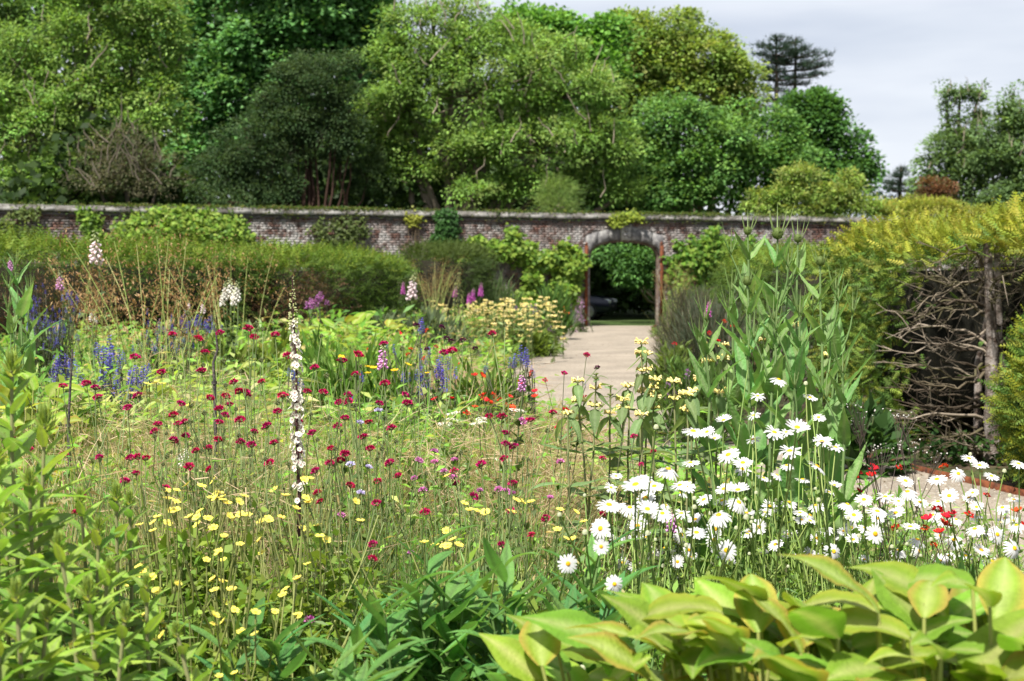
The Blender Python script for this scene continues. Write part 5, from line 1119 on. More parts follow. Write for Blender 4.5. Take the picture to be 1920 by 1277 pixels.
CQ2 = [(870, 945), (880, 957), (895, 958), (910, 960), (978, 941), (996, 941), (968, 938), (1050, 955), (1080, 960), (1095, 978), (1045, 993), (1063, 1010), (1075, 1011), (838, 892), (960, 960)]
flowerplant('cinquefoil_plant', 'cinquefoil', 'small yellow cinquefoils in the grass left of the daisies', 'yellow cinquefoils in the foreground', CQ2, YEL, Yk, 17, .0018, fol=24, tilt=.4, spread=.2)
SM = [(275, 720), (293, 718), (304, 719), (355, 760), (700, 690), (690, 688), (720, 683), (765, 684), (740, 695), (800, 700), (690, 700), (640, 670)]
flowerplant('coreopsis_plant', 'coreopsis', 'tiny golden yellow blooms right of the pink foxglove', None, SM[4:], [five_mesh((.70, .48, .02), (.5, .3, .01))], lambda py: 8.5, 13, .003, fol=20, spread=.3)
flowerplant('coreopsis_plant', 'coreopsis', 'pale yellow flat blooms under the big golden oat grass', None, SM[:4], YEL, lambda py: 7.5, 16, .003, fol=20)
# scarlet avens
RED = [pom_mesh((.52, .016, .010), (.40, .012, .012), 26, flat=.8, pl=.6), five_mesh((.50, .014, .010), (.3, .02, .01), .8, .6, n=6)]
for lab, fl, Y, w in (('scarlet avens blooms in the feathery grass beside the path', [(905, 743), (925, 742), (908, 752), (920, 757), (938, 750), (950, 762), (960, 765), (1003, 735), (1003, 745), (965, 770), (890, 765), (815, 750), (845, 748), (875, 775), (990, 790)], 7.6, 15),
        ('scarlet avens in front of the lilac foxglove', [(890, 705), (903, 705), (975, 715), (997, 700), (1022, 713), (980, 722), (1095, 745), (955, 745)], 8.0, 14), ('scarlet avens on dark wiry stems left of the gravel corner', [(1607, 890), (1637, 883), (1634, 893), (1637, 878), (1686, 877), (1605, 897), (1770, 876), (1610, 922)], 5.6, 19),
        ('large scarlet double avens bloom beside the gravel', [(1777, 972), (1770, 985), (1785, 965), (1758, 957), (1740, 975), (1762, 1000)], 4.6, 25), ('scarlet avens at the right edge above the daisies', [(1908, 960), (1915, 985), (1817, 966), (1850, 929), (1735, 990), (1750, 1022), (1680, 990)], 4.8, 19),
        ('orange-red small blooms in the haze behind the pink foxglove', [(748, 625), (800, 620), (770, 655), (765, 665), (818, 650), (835, 660), (795, 672), (860, 685), (690, 655), (600, 670), (640, 672)], 10.5, 10), ('orange-red blooms in the border right of the path', [(1358, 603), (1330, 625), (1265, 645), (1345, 640), (1375, 612)], 14, 12),
        ('red blooms beside the whorled pale yellow flowers', [(1048, 800), (1070, 803), (1060, 770), (1160, 805)], 6.2, 16)):
    flowerplant('avens_plant', 'avens', lab, 'scarlet avens', fl, RED, lambda py, Y=Y: Y, w, .0020, (.09, .075, .04), 0, 18, (.07, .13, .03), (.06, .03), .5, spread=.2)
flowerplant('montbretia', 'montbretia', 'orange blooms at the foot of the wall left of the archway', None, [(1053, 577), (1058, 583), (1046, 580), (1062, 588), (1050, 592)], [five_mesh((.65, .13, .03), (.6, .2, .03))], lambda py: 40, 12, .008, fol=40, fl_leaf=(.4, .03))

# spikes: blue sages, foxgloves
def spike_mesh(col, col2, n, L_=1.0, r_=.14, sz=.10, name='flower_spike', hang=0.0, gaps=0):
    g_ = Geo(); z = np.sort(R.random(n))*L_; a = R.random(n)*2*math.pi
    if gaps: z = np.round(z*gaps)/gaps + R.normal(size=n)*.012
    rr = r_*(1.05 - .75*z/L_); P = np.stack([np.cos(a)*rr*.5, np.sin(a)*rr*.5, z], 1); D = np.stack([np.cos(a), np.sin(a), np.full(n, .35 - hang*1.5)], 1)
    cloud(g_, P, D + R.normal(size=(n, 3))*.2, np.stack([np.cos(a)*.2, np.sin(a)*.2, np.ones(n)], 1) + R.normal(size=(n, 3))*.3, sz*R.uniform(.7, 1.2, n)*(1.15 - .6*z/L_), sz*.75, np.where((R.random(n) < .35)[:, None], np.asarray(col2), np.asarray(col))*np.exp(R.normal(scale=.15, size=(n, 1))))
    tubes(g_, np.array([(0, 0, -.1), (0, 0, .5*L_), (0, 0, L_)]), np.array([[.016, .014, .008]]), (.07, .08, .05), 4)
    return g_.mesh(name, M_petalo)
BLU = [spike_mesh((.10, .09, .42), (.19, .18, .56), 60, r_=.24, sz=.18, gaps=g_) for g_ in (7, 9, 6)]
def half(lst): return [(px + R.normal()*7, py + R.normal()*6, h*.52) for px, py, h in lst for _ in range(3)]
def spikes(name, cat, label, group, lst, meshes, Y, fol=30, leaf=(.10, .03), folcol=(.07, .115, .035), scol=(.08, .085, .05), sr=.0028, dy=.25):
    if name == 'blue_sage': lst = half(lst)
    tips = np.array([PX(px, py, Y + R.normal()*dy) for px, py, h in lst]); b = np.array([tips[:, 0].mean(), tips[:, 1].mean(), 0.]); th = thing(name, label, cat, b, group)
    bt_ = tips - np.array([[0, 0, h*Y/K] for px, py, h in lst]); G, P = stems(b, bt_, sr*1.4, sr, scol, 6, .6, .008, 4, .16); part(th, 'stem', G.mesh('stem', M_stem, True, off=b))
    G = Geo(); m_ = fol
    for q in P:
        tt = R.random(m_)*.9; ii = (tt*5).astype(int); pp = q[ii] + (q[np.minimum(ii+1, 5)] - q[ii])*((tt*5) % 1)[:, None]
        cloud(G, pp, R.normal(size=(m_, 3)) + [0, 0, .5], R.normal(size=(m_, 3))*.4 + [0, 0, 1], leaf[0]*R.uniform(.5, 1.2, m_)*(1.15 - tt), leaf[1]*R.uniform(.7, 1.3, m_), vary(folcol, m_, .2))
    part(th, 'foliage', G.mesh('foliage', M_leaf, off=b), kind='stuff')
    for (px, py, h), tp, bb in zip(lst, tips, bt_):
        l = h*Y/K; part(th, 'flower_spike', random.choice(meshes), frame(bb - b, (1, R.normal()*.5, 0), (R.normal()*.08, R.normal()*.08, 1), l))
rnd = lambda cx, cy, sx, sy, n, h: [(cx + R.normal()*sx, cy + R.normal()*sy, h*R.uniform(.7, 1.3)) for _ in range(n)]
spikes('blue_sage', 'sage', 'violet-blue sage mass in front of the brown hedge at the left', 'blue flower spikes', rnd(95, 600, 28, 26, 44, 20), BLU, 12)
spikes('blue_sage', 'sage', 'violet-blue sage right of the oat grass base', 'blue flower spikes', rnd(315, 625, 24, 16, 30, 20), BLU, 12.5)
spikes('blue_sage', 'sage', 'dark blue sage spikes in the middle of the left bed', 'blue flower spikes', [(202, 640, 70), (200, 665, 60), (215, 690, 55), (185, 645, 50), (248, 685, 60), (262, 690, 60), (240, 705, 55), (205, 700, 60), (225, 660, 45), (255, 715, 50), (262, 755, 35), (270, 690, 40), (190, 690, 55), (235, 735, 45)], BLU, 8.2, scol=(.05, .045, .04))
spikes('blue_sage', 'sage', 'blue sage spikes between golden leaves and the dark stake', 'blue flower spikes', [(105, 668, 50), (115, 675, 45), (135, 690, 45), (150, 705, 40), (100, 690, 40), (140, 665, 45), (125, 700, 35)], BLU, 8.6)
spikes('blue_sage', 'sage', 'blue larkspur spikes right of the pink foxglove', 'blue flower spikes', [(795, 600, 45), (788, 685, 40), (795, 700, 55), (785, 672, 30), (830, 680, 55), (840, 672, 50), (832, 700, 45), (803, 655, 32), (740, 650, 25), (760, 700, 35), (800, 715, 35), (845, 690, 40)], BLU, 8.8)
spikes('blue_sage', 'sage', 'single thick blue spike at the edge of the path', 'blue flower spikes', [(985, 650, 50), (975, 662, 40), (968, 672, 40), (905, 690, 25), (1000, 690, 25), (1095, 712, 16)], BLU, 8.4)
spikes('blue_sage', 'sage', 'short blue spikes left of the pink foxglove in front of the green mound', 'blue flower spikes', [(684, 700, 26), (556, 700, 40), (566, 712, 35), (549, 690, 30), (660, 735, 20), (560, 740, 25)], BLU, 8.0)
spikes('blue_sage', 'sage', 'faint violet sage haze before the middle-distance hedge', 'blue flower spikes', rnd(370, 600, 30, 10, 9, 28), BLU, 14)
def bells(col, col2, n=26):
    g_ = Geo()
    for i in range(n):
        z = 1 - (i/n)**.85; a = i*2.4; s = .05 + .10*(i/n)**.6; d = np.array([math.cos(a), math.sin(a)*.8 - .35, -.55]); p = np.array([math.cos(a)*.02, math.sin(a)*.02, z])
        tubes(g_, np.array([p, p + d*s*.5, p + d*s*1.1, p + d*s*1.5]), np.array([[.01, s*.28, s*.34, s*.5]]), np.asarray(col if i > n*.25 else col2)*R.uniform(.85, 1.1), 6)
    tubes(g_, np.array([(0, 0, -.2), (0, 0, .5), (0, 0, 1.03)]), np.array([[.014, .014, .006]]), (.13, .18, .07), 4); return g_.mesh('flower_spike', M_petalo)
FOXP = [bells((.60, .30, .55), (.35, .38, .2))]; FOXW = [bells((.72, .70, .64), (.42, .46, .25))]; FOXM = [bells((.50, .12, .42), (.45, .2, .35))]; FOXC = [bells((.72, .60, .62), (.36, .40, .2))]
for lab, lst, ms, Y, fo in (('pink foxglove standing in the left bed before the green mound', [(720, 640, 48)], FOXP, 6.5, 30), ('lilac foxglove with hanging bells beside the path', [(981, 690, 40)], FOXP, 6.3, 30), ('pale pink foxglove rising in front of the left hedge', [(182, 432, 58)], FOXC, 12.5, 40),
        ('dusty pink foxglove in the brown hedge shade', [(113, 507, 34)], FOXP, 13, 40), ('white foxglove group before the brown hedge hollow', [(424, 528, 32), (434, 520, 38), (446, 527, 36), (440, 540, 30), (418, 545, 26)], FOXW, 13, 40), ('pale lilac foxglove left of the white group', [(382, 562, 24), (355, 564, 14)], FOXC, 13, 30),
        ('slender pale foxglove spire before the far oat grass', [(774, 512, 46)], FOXC, 24, 40), ('magenta foxglove beside the middle-distance hedge', [(757, 528, 22), (853, 536, 20)], FOXM, 26, 30), ('magenta blooms leaning below the grapevine', [(888, 540, 26), (902, 530, 24), (880, 548, 20)], FOXM, 33, 30),
        ('purple foxglove in the border right of the path', [(1329, 562, 30)], FOXM, 14, 40), ('pink foxglove at the very left edge above the teasel', [(20, 480, 26)], FOXP, 10, 30), ('lilac bells hanging among the daisies', [(1262, 945, 50)], FOXP, 4.9, 20), ('fallen pink foxglove flower before the daisies', [(956, 1018, 45)], FOXP, 4.3, 20), ('small white foxglove stub under the oat grass', [(172, 578, 22), (180, 587, 18)], FOXW, 11, 20),
        ('white bell blooms low between the crimson scabious', [(340, 838, 35), (350, 832, 30)], FOXW, 5.6, 20)):
    spikes('foxglove', 'foxglove', lab, 'foxgloves', lst, ms, Y, fol=fo, leaf=(.14, .05), sr=.0035, scol=(.13, .17, .07), dy=.02)
spikes('yellow_spire', 'mullein', 'pale yellow-green flower spire left of the far yellow patch', None, [(860, 510, 75), (852, 530, 60), (868, 545, 45)], [spike_mesh((.42, .44, .16), (.36, .42, .15), 70, r_=.08, sz=.06)], 22, sr=.008, scol=(.2, .26, .1))
spikes('pink_phlox', 'phlox', 'mauve phlox heads above the golden mound before the hedge', None, rnd(588, 560, 12, 5, 9, 14), [spike_mesh((.32, .10, .30), (.42, .18, .38), 40, r_=.6, sz=.3)], 21, sr=.006)
spikes('verbena_plant', 'verbena', 'lilac-pink haze of blooms at the back of the yellow patch', None, rnd(992, 577, 14, 5, 10, 12) + rnd(1030, 608, 6, 4, 4, 10), [spike_mesh((.36, .15, .40), (.45, .25, .48), 40, r_=.6, sz=.3)], 33, sr=.008)
spikes('verbena_plant', 'verbena', 'pale pink small blooms at the foot of the archway', None, rnd(1088, 585, 7, 14, 14, 9), [spike_mesh((.45, .25, .42), (.5, .32, .45), 30, r_=.6, sz=.3)], 41, sr=.008)
spikes('verbena_plant', 'verbena', 'small mauve button blooms in the border before the teasels', None, [(1290, 690, 12), (1288, 698, 12), (1253, 715, 12), (1252, 735, 12), (1265, 730, 10), (1373, 700, 12), (1350, 690, 10)], [spike_mesh((.34, .14, .36), (.42, .22, .44), 30, r_=.6, sz=.3)], 9, sr=.003)

# ------------------------------------------------------------------ white mullein spike
YM = 4.75
bt_ = PX(549, 1100, YM); b = np.array([bt_[0], YM, 0.]); top = PX(548, 516, YM)
th = thing('white_mullein', 'tall single white mullein flower spike with dark stem in the left bed', 'mullein', b)
C = curve(b, top, 12, (.016, 0, 0), .003); G = Geo(); cc = np.linspace(0, 1, 12)
tubes(G, C, np.interp(cc, [0, .55, 1], [.0075, .006, .002])[None], (.050, .022, .022), 7); part(th, 'stem', G.mesh('stem', M_stem, True, off=b))
FLO = five_mesh((.72, .70, .60), (.30, .08, .12), .95, .18, 5, 'floret'); zt = top[2]
BUDM = dome_mesh(.5, .8, (.55, .58, .34), M_leaf, 'bud', 2, 7)
for k in range(185):
    py = R.choice([R.uniform(600, 690), R.uniform(735, 850), R.uniform(850, 880), R.uniform(690, 735), R.uniform(900, 915), R.uniform(935, 945)], p=[.36, .40, .08, .06, .07, .03]); p = PX(548, py, YM); a = R.random()*2*math.pi
    w = .026*np.interp(py, [600, 660, 820, 940], [.45, .8, 1.0, .9]); d = np.array([math.cos(a), math.sin(a), 0]); p = np.array([np.interp(p[2], C[:, 2], C[:, 0]), YM, p[2]]) + d*w*R.uniform(.35, .9)
    part(th, 'floret', FLO, frame(p - b, (-math.sin(a), math.cos(a), .2), d + [R.normal()*.4, -.35, R.normal()*.4 + .25], .0105*np.interp(py, [600, 680], [.75, 1])*R.uniform(.75, 1.15)))
for k in range(130):
    py = R.choice([R.uniform(518, 620), R.uniform(690, 740), R.uniform(560, 680)], p=[.62, .2, .18]); p = PX(548, py, YM); a = R.random()*2*math.pi; w = .016*np.interp(py, [518, 620, 740], [.15, 1, 1.1]); d = np.array([math.cos(a), math.sin(a), .3])
    p = np.array([np.interp(p[2], C[:, 2], C[:, 0]), YM, p[2]]); part(th, 'bud', BUDM, frame(p + d*w - b, (-math.sin(a), math.cos(a), 0), d, .0075*np.interp(py, [518, 620], [.45, 1])))
ml = [leafmesh('leaf', .5, .4, 7, .12, .5, .06, 10, cm=(.055, .125, .045), mat=M_leafo, crib=(.10, .17, .08)) for _ in range(2)]
for k in range(14):
    z = .15 + .5*R.random(); a = R.random()*2*math.pi; part(th, 'leaf', random.choice(ml), frame((0, 0, z), (math.cos(a), math.sin(a), .45), (0, 0, 1), .20 - .13*(z - .15)))

# ------------------------------------------------------------------ whorled pale yellow flowers
def whorl_mesh():
    g_ = Geo(); n = 22; a = R.random(n)*2*math.pi; D = np.stack([np.cos(a), np.sin(a), .55*np.ones(n) + R.normal(size=n)*.25], 1)
    for i in range(n):
        p = D[i]*[.25, .25, .2]; e = D[i]*[.85, .85, .75]; tubes(g_, np.array([p, p*.5 + e*.5 + [0, 0, .08], e, e + [D[i][0]*.12, D[i][1]*.12, -.14]]), np.array([[.07, .10, .15, .05]]), pick([(.74, .62, .20), (.70, .56, .22), (.76, .68, .34)], 1)[0], 5)
    n = 26; a = R.random(n)*2*math.pi; blades(g_, np.stack([np.cos(a)*.2, np.sin(a)*.2, np.zeros(n)], 1), np.stack([np.cos(a), np.sin(a), .4*np.ones(n)], 1), .5, .13, np.zeros((n, 3)), (.20, .26, .10), 2)
    return g_.mesh('flower_whorl', M_petalo)
def gwhorl_mesh():
    g_ = Geo(); n = 34; a = R.random(n)*2*math.pi; blades(g_, np.stack([np.cos(a)*.15, np.sin(a)*.15, np.zeros(n)], 1), np.stack([np.cos(a), np.sin(a), R.uniform(.2, 1.2, n)], 1), .62, .15, np.zeros((n, 3)), vary((.22, .28, .10), n), 2); return g_.mesh('bud_whorl', M_leaf)
WH = [whorl_mesh() for _ in range(3)]; GW = gwhorl_mesh()
PL = [leafmesh('leaf', .36, .35, 7, .25, c, .05, 8, cm=(.17, .25, .095), mat=M_leafo, crib=(.24, .32, .15)) for c in (.5, .9, -.3)]
def phlomis(label, px, ws, Y, lean=0, buds=(), group='whorled pale yellow flowers'):
    p = PX(px, ws[0], Y); b = np.array([p[0] + R.normal()*.03, Y, 0.]); th = thing('whorl_flower', label, 'whorl flower', b, group); top = PX(px, (min(ws) if not buds else min(min(ws), min(buds))) - 4, Y)
    C = curve(b, top, 9, (lean, 0, 0), .004); G = Geo(); tubes(G, C, np.linspace(.0062, .0035, 9)[None], (.19, .20, .09), 6); part(th, 'stem', G.mesh('stem', M_stem, True, off=b))
    for py, kind in [(w, 0) for w in ws] + [(w, 1) for w in buds]:
        z = PX(px, py, Y)[2]; q = np.array([np.interp(z, C[:, 2], C[:, k]) for k in range(3)]); s_ = .028*R.uniform(.85, 1.15)*(.75 if kind else 1)
        part(th, 'bud_whorl' if kind else 'flower_whorl', GW if kind else random.choice(WH), frame(q - b, (1, R.normal(), 0), (R.normal()*.08, 0, 1), s_))
        a = R.random()*math.pi
        for s in (0, math.pi):
            l = np.interp(py, [620, 800], [.07, .13])*(.55 if kind else 1); part(th, 'leaf', random.choice(PL), frame(q - b - [0, 0, .008], (math.cos(a+s), math.sin(a+s), -1.1 if not kind else .1), (math.cos(a+s), math.sin(a+s), 1), l))
    z = C[-1, 2] - .28
    while z > .12:
        q = np.array([np.interp(z, C[:, 2], C[:, k]) for k in range(3)]); a = R.random()*math.pi
        for s in (0, math.pi): part(th, 'leaf', random.choice(PL), frame(q - b, (math.cos(a+s), math.sin(a+s), .15), (0, 0, 1), .15 + .06*R.random()))
        z -= .17
phlomis('tallest whorled yellow flower standing before the path', 1203, [645, 664, 697, 737], 5.6)
phlomis('second tall whorled yellow flower crowded against the tallest one', 1212, [667, 695, 735, 795], 5.75, .01)
for px, ws, Y, bd, lab in ((1083, [717, 754, 787], 5.4, (), 'whorled yellow flower with three tiers, third from the left'), (1065, [778], 5.3, (), 'short whorled yellow flower with one tier at the left of the row'), (1118, [730, 763], 5.4, (703, 711), 'whorled yellow flower with green buds on top before the path'),
        (1145, [777], 5.5, (726, 742), 'mostly green budded whorl flower in the gap before the path'), (1177, [727], 5.6, (752,), 'single round whorl head on a thin bare stem before the path'), (1229, [714, 728, 745, 768], 5.4, (), 'four-tiered whorled yellow flower right of the tallest one'),
        (1264, [719, 750], 5.3, (), 'two-tiered whorled yellow flower between the row and teasels'), (1286, [742, 772], 5.2, (), 'whorled yellow flower with thick leaves just left of the teasels'), (1168, [768, 752], 5.5, (), 'low whorled yellow flower under the single round head'), (1296, [738, 768], 5.35, (), 'whorled yellow flower touching the leftmost teasel leaf'),
        (1327, [649, 680], 5.9, (), 'whorled yellow flower behind the leftmost teasel'), (1357, [649, 674], 6.0, (), 'whorled yellow flower pair of tiers between two left teasels'), (1434, [600, 622, 640], 6.0, (), 'whorled yellow flower rising in the middle of the teasels'), (1490, [612, 645], 6.0, (), 'whorled yellow flower in the right half of the teasels'),
        (1553, [668, 702], 5.9, (), 'whorled yellow flower on the right side of the teasels by the hedge'), (1348, [738], 5.5, (), 'low single-tier whorled yellow flower under the left teasels'), (1313, [712], 5.5, (), 'small whorled yellow flower at the left foot of the teasels'), (1203, [780], 5.2, (), 'shortest budded whorl flower under the tallest one')):
    phlomis(lab, px, ws, Y, R.normal()*.01, bd)
# grey leafy shrublet under them
G = Geo(); P = []
for _ in range(60):
    a = PX(R.uniform(1110, 1300), 900, R.uniform(4.9, 6.0)); a[2] = 0; h = R.uniform(.5, .78); n = 46; z = h*R.random(n); q = a + np.stack([R.normal(size=n)*.012, R.normal(size=n)*.012, z], 1)
    cloud(G, q, R.normal(size=(n, 3)) + [0, 0, .8], R.normal(size=(n, 3))*.5 + [0, 0, 1], R.uniform(.03, .06, n), .009, vary((.13, .17, .10), n, .2)); blades(G, a[None], np.array([[0, 0, 1.]]), h, .004, np.zeros((1, 3)), (.16, .2, .12), 2)
solo('lavender_shrub', G.mesh('lavender_shrub', M_leaf), 'grey-green narrow-leaved shrublet under the whorled yellow flowers', 'shrublet')
# far yellow patch
for px, Y, n, lab in ((845, 31, 22, 'far pale yellow whorl flowers, left clump of the patch'), (900, 31.5, 34, 'far pale yellow whorl flowers, dense middle clump of the patch'), (950, 31, 34, 'far pale yellow whorl flowers, right of the dense middle clump'), (1000, 32, 30, 'far pale yellow whorl flowers beside the path bend'), (985, 28, 20, 'far pale yellow whorl flowers lowest and nearest at the path edge')):
    c = PX(px, 600, Y); b = np.array([c[0], Y, 0.]); th = thing('whorl_flower_clump', lab, 'whorl flower', b, 'far whorled yellow flowers'); G = Geo(); tips = []
    for _ in range(n):
        q = np.array([R.normal()*.28, R.normal()*.9, 0]); h = R.uniform(.55, 1.12); G2 = curve(q, q + [0, 0, h], 3); tubes(G, G2, np.array([[.008, .007, .005]]), (.16, .2, .08), 4)
        nn = 14; z = h*R.random(nn); cloud(G, q + np.stack([R.normal(size=nn)*.03, R.normal(size=nn)*.03, z], 1), R.normal(size=(nn, 3)), R.normal(size=(nn, 3))*.4 + [0, 0, 1], .14, .06, vary((.11, .165, .05), nn))
        for k in range(int(R.integers(2, 5))): part(th, 'flower_whorl', random.choice(WH), frame(q + [0, 0, h - .11*k], (1, R.normal(), 0), (R.normal()*.1, 0, 1),   .052*R.uniform(.8, 1.2)))
    part(th, 'foliage', G.mesh('foliage', M_leaf), kind='stuff')

# ------------------------------------------------------------------ golden-leaved plants
GL = [leafmesh('leaf', W, pk, 16, f, c, wv, 9, .007, 7, cm=(.20, .34, .034), ce=ce, mat=M_gold, crib=(.36, .42, .13), base=.2) for W, pk, f, c, wv, ce in ((.52, .42, .10, .55, .06, (.21, .33, .04)), (.48, .40, .18, .8, .09, (.36, .26, .06)), (.56, .45, .06, .3, .05, (.20, .34, .04)), (.46, .38, .2, 1.1, .08, (.27, .33, .04)))]
def goldplant(label, px, Y, nl, size, hmin, hmax, rad, group='golden-leaved plants', tiltz=(-.1, .95)):
    c = PX(px, 900, Y); b = np.array([c[0], Y, 0.]); th = thing('golden_leaf_plant', label, 'foliage plant', b, group); G = Geo()
    for i in range(nl):
        a = R.random()*2*math.pi; r_ = rad*math.sqrt(R.random()); z = hmin + (hmax - hmin)*R.random()**.75 - .10*(r_/rad)**2; p = np.array([math.cos(a)*r_, math.sin(a)*r_*.8, z])
        aa = a + R.normal()*.7; d = np.array([math.cos(aa), math.sin(aa), R.uniform(*tiltz)]); l = size*R.uniform(.7, 1.2)
        part(th, 'leaf', random.choice(GL), frame(p, d, (R.normal()*.25, R.normal()*.25 - .15, 1), (l*R.uniform(.85, 1.15), l, l)))
        q0 = np.array([p[0]*.25, p[1]*.25, 0]); tubes(G, curve(q0, p, 5, (0, 0, .05)), np.linspace(.006, .0032, 5)[None], (.26, .28, .08), 5)
    part(th, 'stem', G.mesh('stem', M_stem, True))
goldplant('golden-green broad-leaved plant at the left of the bottom right corner', 1290, 2.45, 110, .18, .56, .99, .32)
goldplant('large golden-leaved plant filling the bottom right corner, left half', 1500, 2.35, 130, .175, .60, 1.06, .32)
goldplant('large golden-leaved plant in the bottom right corner, right half', 1740, 2.3, 130, .175, .60, 1.06, .32)
goldplant('golden-leaved plant cut off by the right edge', 1930, 2.35, 90, .175, .64, 1.10, .26)
goldplant('low golden broad leaves along the bottom edge right of the lance-leaved clump', 1150, 2.25, 46, .155, .46, .80, .22)
goldplant('golden broad-leaved mound at the left edge behind the leafy stems', 40, 6.8, 60, .20, .65, 1.12, .33)
goldplant('second golden broad-leaved mound left, lower and nearer the blue sage', 75, 6.2, 36, .15, .5, .85, .3)
goldplant('distant golden mound of leaves below the hedge end', 655, 19, 70, .30, .6, 1.0, .8)

# ------------------------------------------------------------------ lance-leaved clump in front
LL = [leafmesh('leaf', W, .42, 7, .35, c, .03, 8, cm=cm_, mat=M_leafo, crib=(.11, .20, .06), base=.2) for W, c, cm_ in ((.23, .7, (.12, .26, .06)), (.27, 1.1, (.14, .29, .07)), (.21, .2, (.10, .23, .07)), (.25, -.4, (.16, .31, .08)))]
def lance(label, px, Y, nst, h, rad):
    c = PX(px, 1150, Y); b = np.array([c[0], Y, 0.]); th = thing('lance_leaf_plant', label, 'foliage plant', b, 'lance-leaved plants along the bottom'); G = Geo()
    for _ in range(nst):
        q = np.array([R.normal()*rad, R.normal()*rad*.7, 0]); hh = h*R.uniform(.82, 1.1); e = q*1.5 + np.array([R.normal()*.04, R.normal()*.04, hh]); C = curve(q*.5, e, 5, (0, 0, .03)); tubes(G, C, np.linspace(.005, .003, 5)[None], (.10, .17, .05), 5)
        for k in range(14):
            t_ = .45 + .55*k/13; p = np.array([np.interp(t_, np.linspace(0, 1, 5), C[:, i]) for i in range(3)]); a = k*2.4 + R.normal()*.3; up_ = .35 + 1.0*(t_ - .45)
            l = .165*R.uniform(.75, 1.2)*(1.1 - .35*(t_ - .45)); part(th, 'leaf', random.choice(LL), frame(p, (math.cos(a) + .15, math.sin(a), up_), (-math.cos(a)*.5, -math.sin(a)*.5, 1), l))
    part(th, 'stem', G.mesh('stem', M_stem, True))
lance('dark green lance-leaved plant left of centre at the bottom', 640, 3.35, 10, .74, .12)
lance('dark green lance-leaved plant in the bottom centre, tallest of the clump', 790, 3.45, 13, .84, .13)
lance('dark green lance-leaved plant just right of the bottom centre', 940, 3.4, 13, .82, .13)
lance('dark green lance-leaved plant beside the golden leaves', 1080, 3.4, 11, .74, .12)
lance('lower lance-leaved plant cut by the bottom edge, left', 720, 2.75, 13, .74, .12)
lance('lower lance-leaved plant cut by the bottom edge, middle', 880, 2.7, 13, .77, .12)
lance('lower lance-leaved plant cut by the bottom edge, right', 1040, 2.75, 12, .73, .12)
lance('bluish lance-leaved plant at the bottom beneath the cinquefoils', 560, 2.75, 9, .60, .10)

# ------------------------------------------------------------------ leafy upright stems at the left edge
FL = [leafmesh('leaf', W, .42, 7, .25, c, .03, 8, cm=cm_, mat=M_leafo, crib=(.22, .30, .09), base=.15) for W, c, cm_ in ((.31, .6, (.23, .37, .055)), (.34, .9, (.19, .33, .055)), (.29, .2, (.28, .41, .065)))]
CROWN = Geo()
def crown_mesh():
    g_ = Geo(); n = 90; z = R.random(n); a = R.random(n)*2*math.pi; D = np.stack([np.cos(a)*(1.1 - z), np.sin(a)*(1.1 - z), .5 + z], 1); blades(g_, np.stack([np.cos(a)*.12, np.sin(a)*.12, z*.8 - .2], 1), D, .42*R.uniform(.7, 1.2, n), .13, np.zeros((n, 3)), vary((.32, .42, .10), n, .15), 2); return g_.mesh('bud_crown', M_leaf)
CRM = crown_mesh()
def leafy(label, px, py, Y, bl=.105, dens=1.0, bud=.05):
    tp = PX(px, py, Y); b = np.array([tp[0] + R.normal()*.03, Y, 0.]); th = thing('loosestrife_plant', label, 'foliage plant', b, 'leafy upright stems at the left edge'); C = curve(b, tp, 8, (R.normal()*.02, 0, 0), .004); G = Geo(); tubes(G, C, np.linspace(.0075, .004, 8)[None], (.20, .20, .09), 6)
    part(th, 'stem', G.mesh('stem', M_stem, True, off=b)); z = tp[2] - .01; k = 0
    while z > .22:
        p = np.array([np.interp(z, C[:, 2], C[:, i]) for i in range(3)]) - b; a = k*2.4 + R.normal()*.2; t_ = (tp[2] - z); l = bl*1.25*np.clip(.35 + t_*3.2, .35, 1.15)*R.uniform(.85, 1.15); up_ = np.clip(1.3 - t_*4, .15, 1.3)
        part(th, 'leaf', random.choice(FL), frame(p, (math.cos(a), math.sin(a), up_), (-math.cos(a)*.4, -math.sin(a)*.4, 1), l)); z -= (.016 + .01*R.random())/dens; k += 1
    if bud: part(th, 'bud_crown', CRM, frame(tp - b - [0, 0, .01], (1, 0, 0), (R.normal()*.05, 0, 1), bud))
for a in (('leafy stem with thick fluffy bud crown in front of the dark stake', 84, 795, 3.1, .115, 1.0, .060), ('tallest leafy stem at the left edge before the golden mound', 22, 690, 3.2, .125, 1.1, .055), ('leafy stem with paired bud crowns, left one beside the cinquefoils', 218, 925, 3.35, .10, 1.0, .040), ('leafy stem with bud crown, right one of the pair beside the cinquefoils', 243, 935, 3.45, .10, 1.0, .036),
          ('leafy stem right at the left border, cut by the edge', -8, 860, 2.9, .13, 1.1, .05), ('short leafy stem with pale bud low beneath the cinquefoils', 165, 1108, 2.75, .11, 1.0, .045), ('leafy stem between the tallest one and the fluffy crown', 55, 900, 3.0, .125, 1.1, .04), ('leafy stem behind the paired bud crowns', 150, 930, 3.5, .11, 1.0, .035),
          ('low leafy stem at the bottom left corner', 30, 1110, 2.55, .12, 1.0, .04), ('low leafy stem at the bottom edge under the paired crowns', 235, 1150, 2.7, .11, 1.0, .035), ('leafy stem leaning from the bottom edge left of the clover', 330, 1180, 2.75, .10, 1.0, .03), ('leafy stem low in the middle of the left foreground', 110, 1020, 2.8, .12, 1.1, .04)):
    leafy(*a)
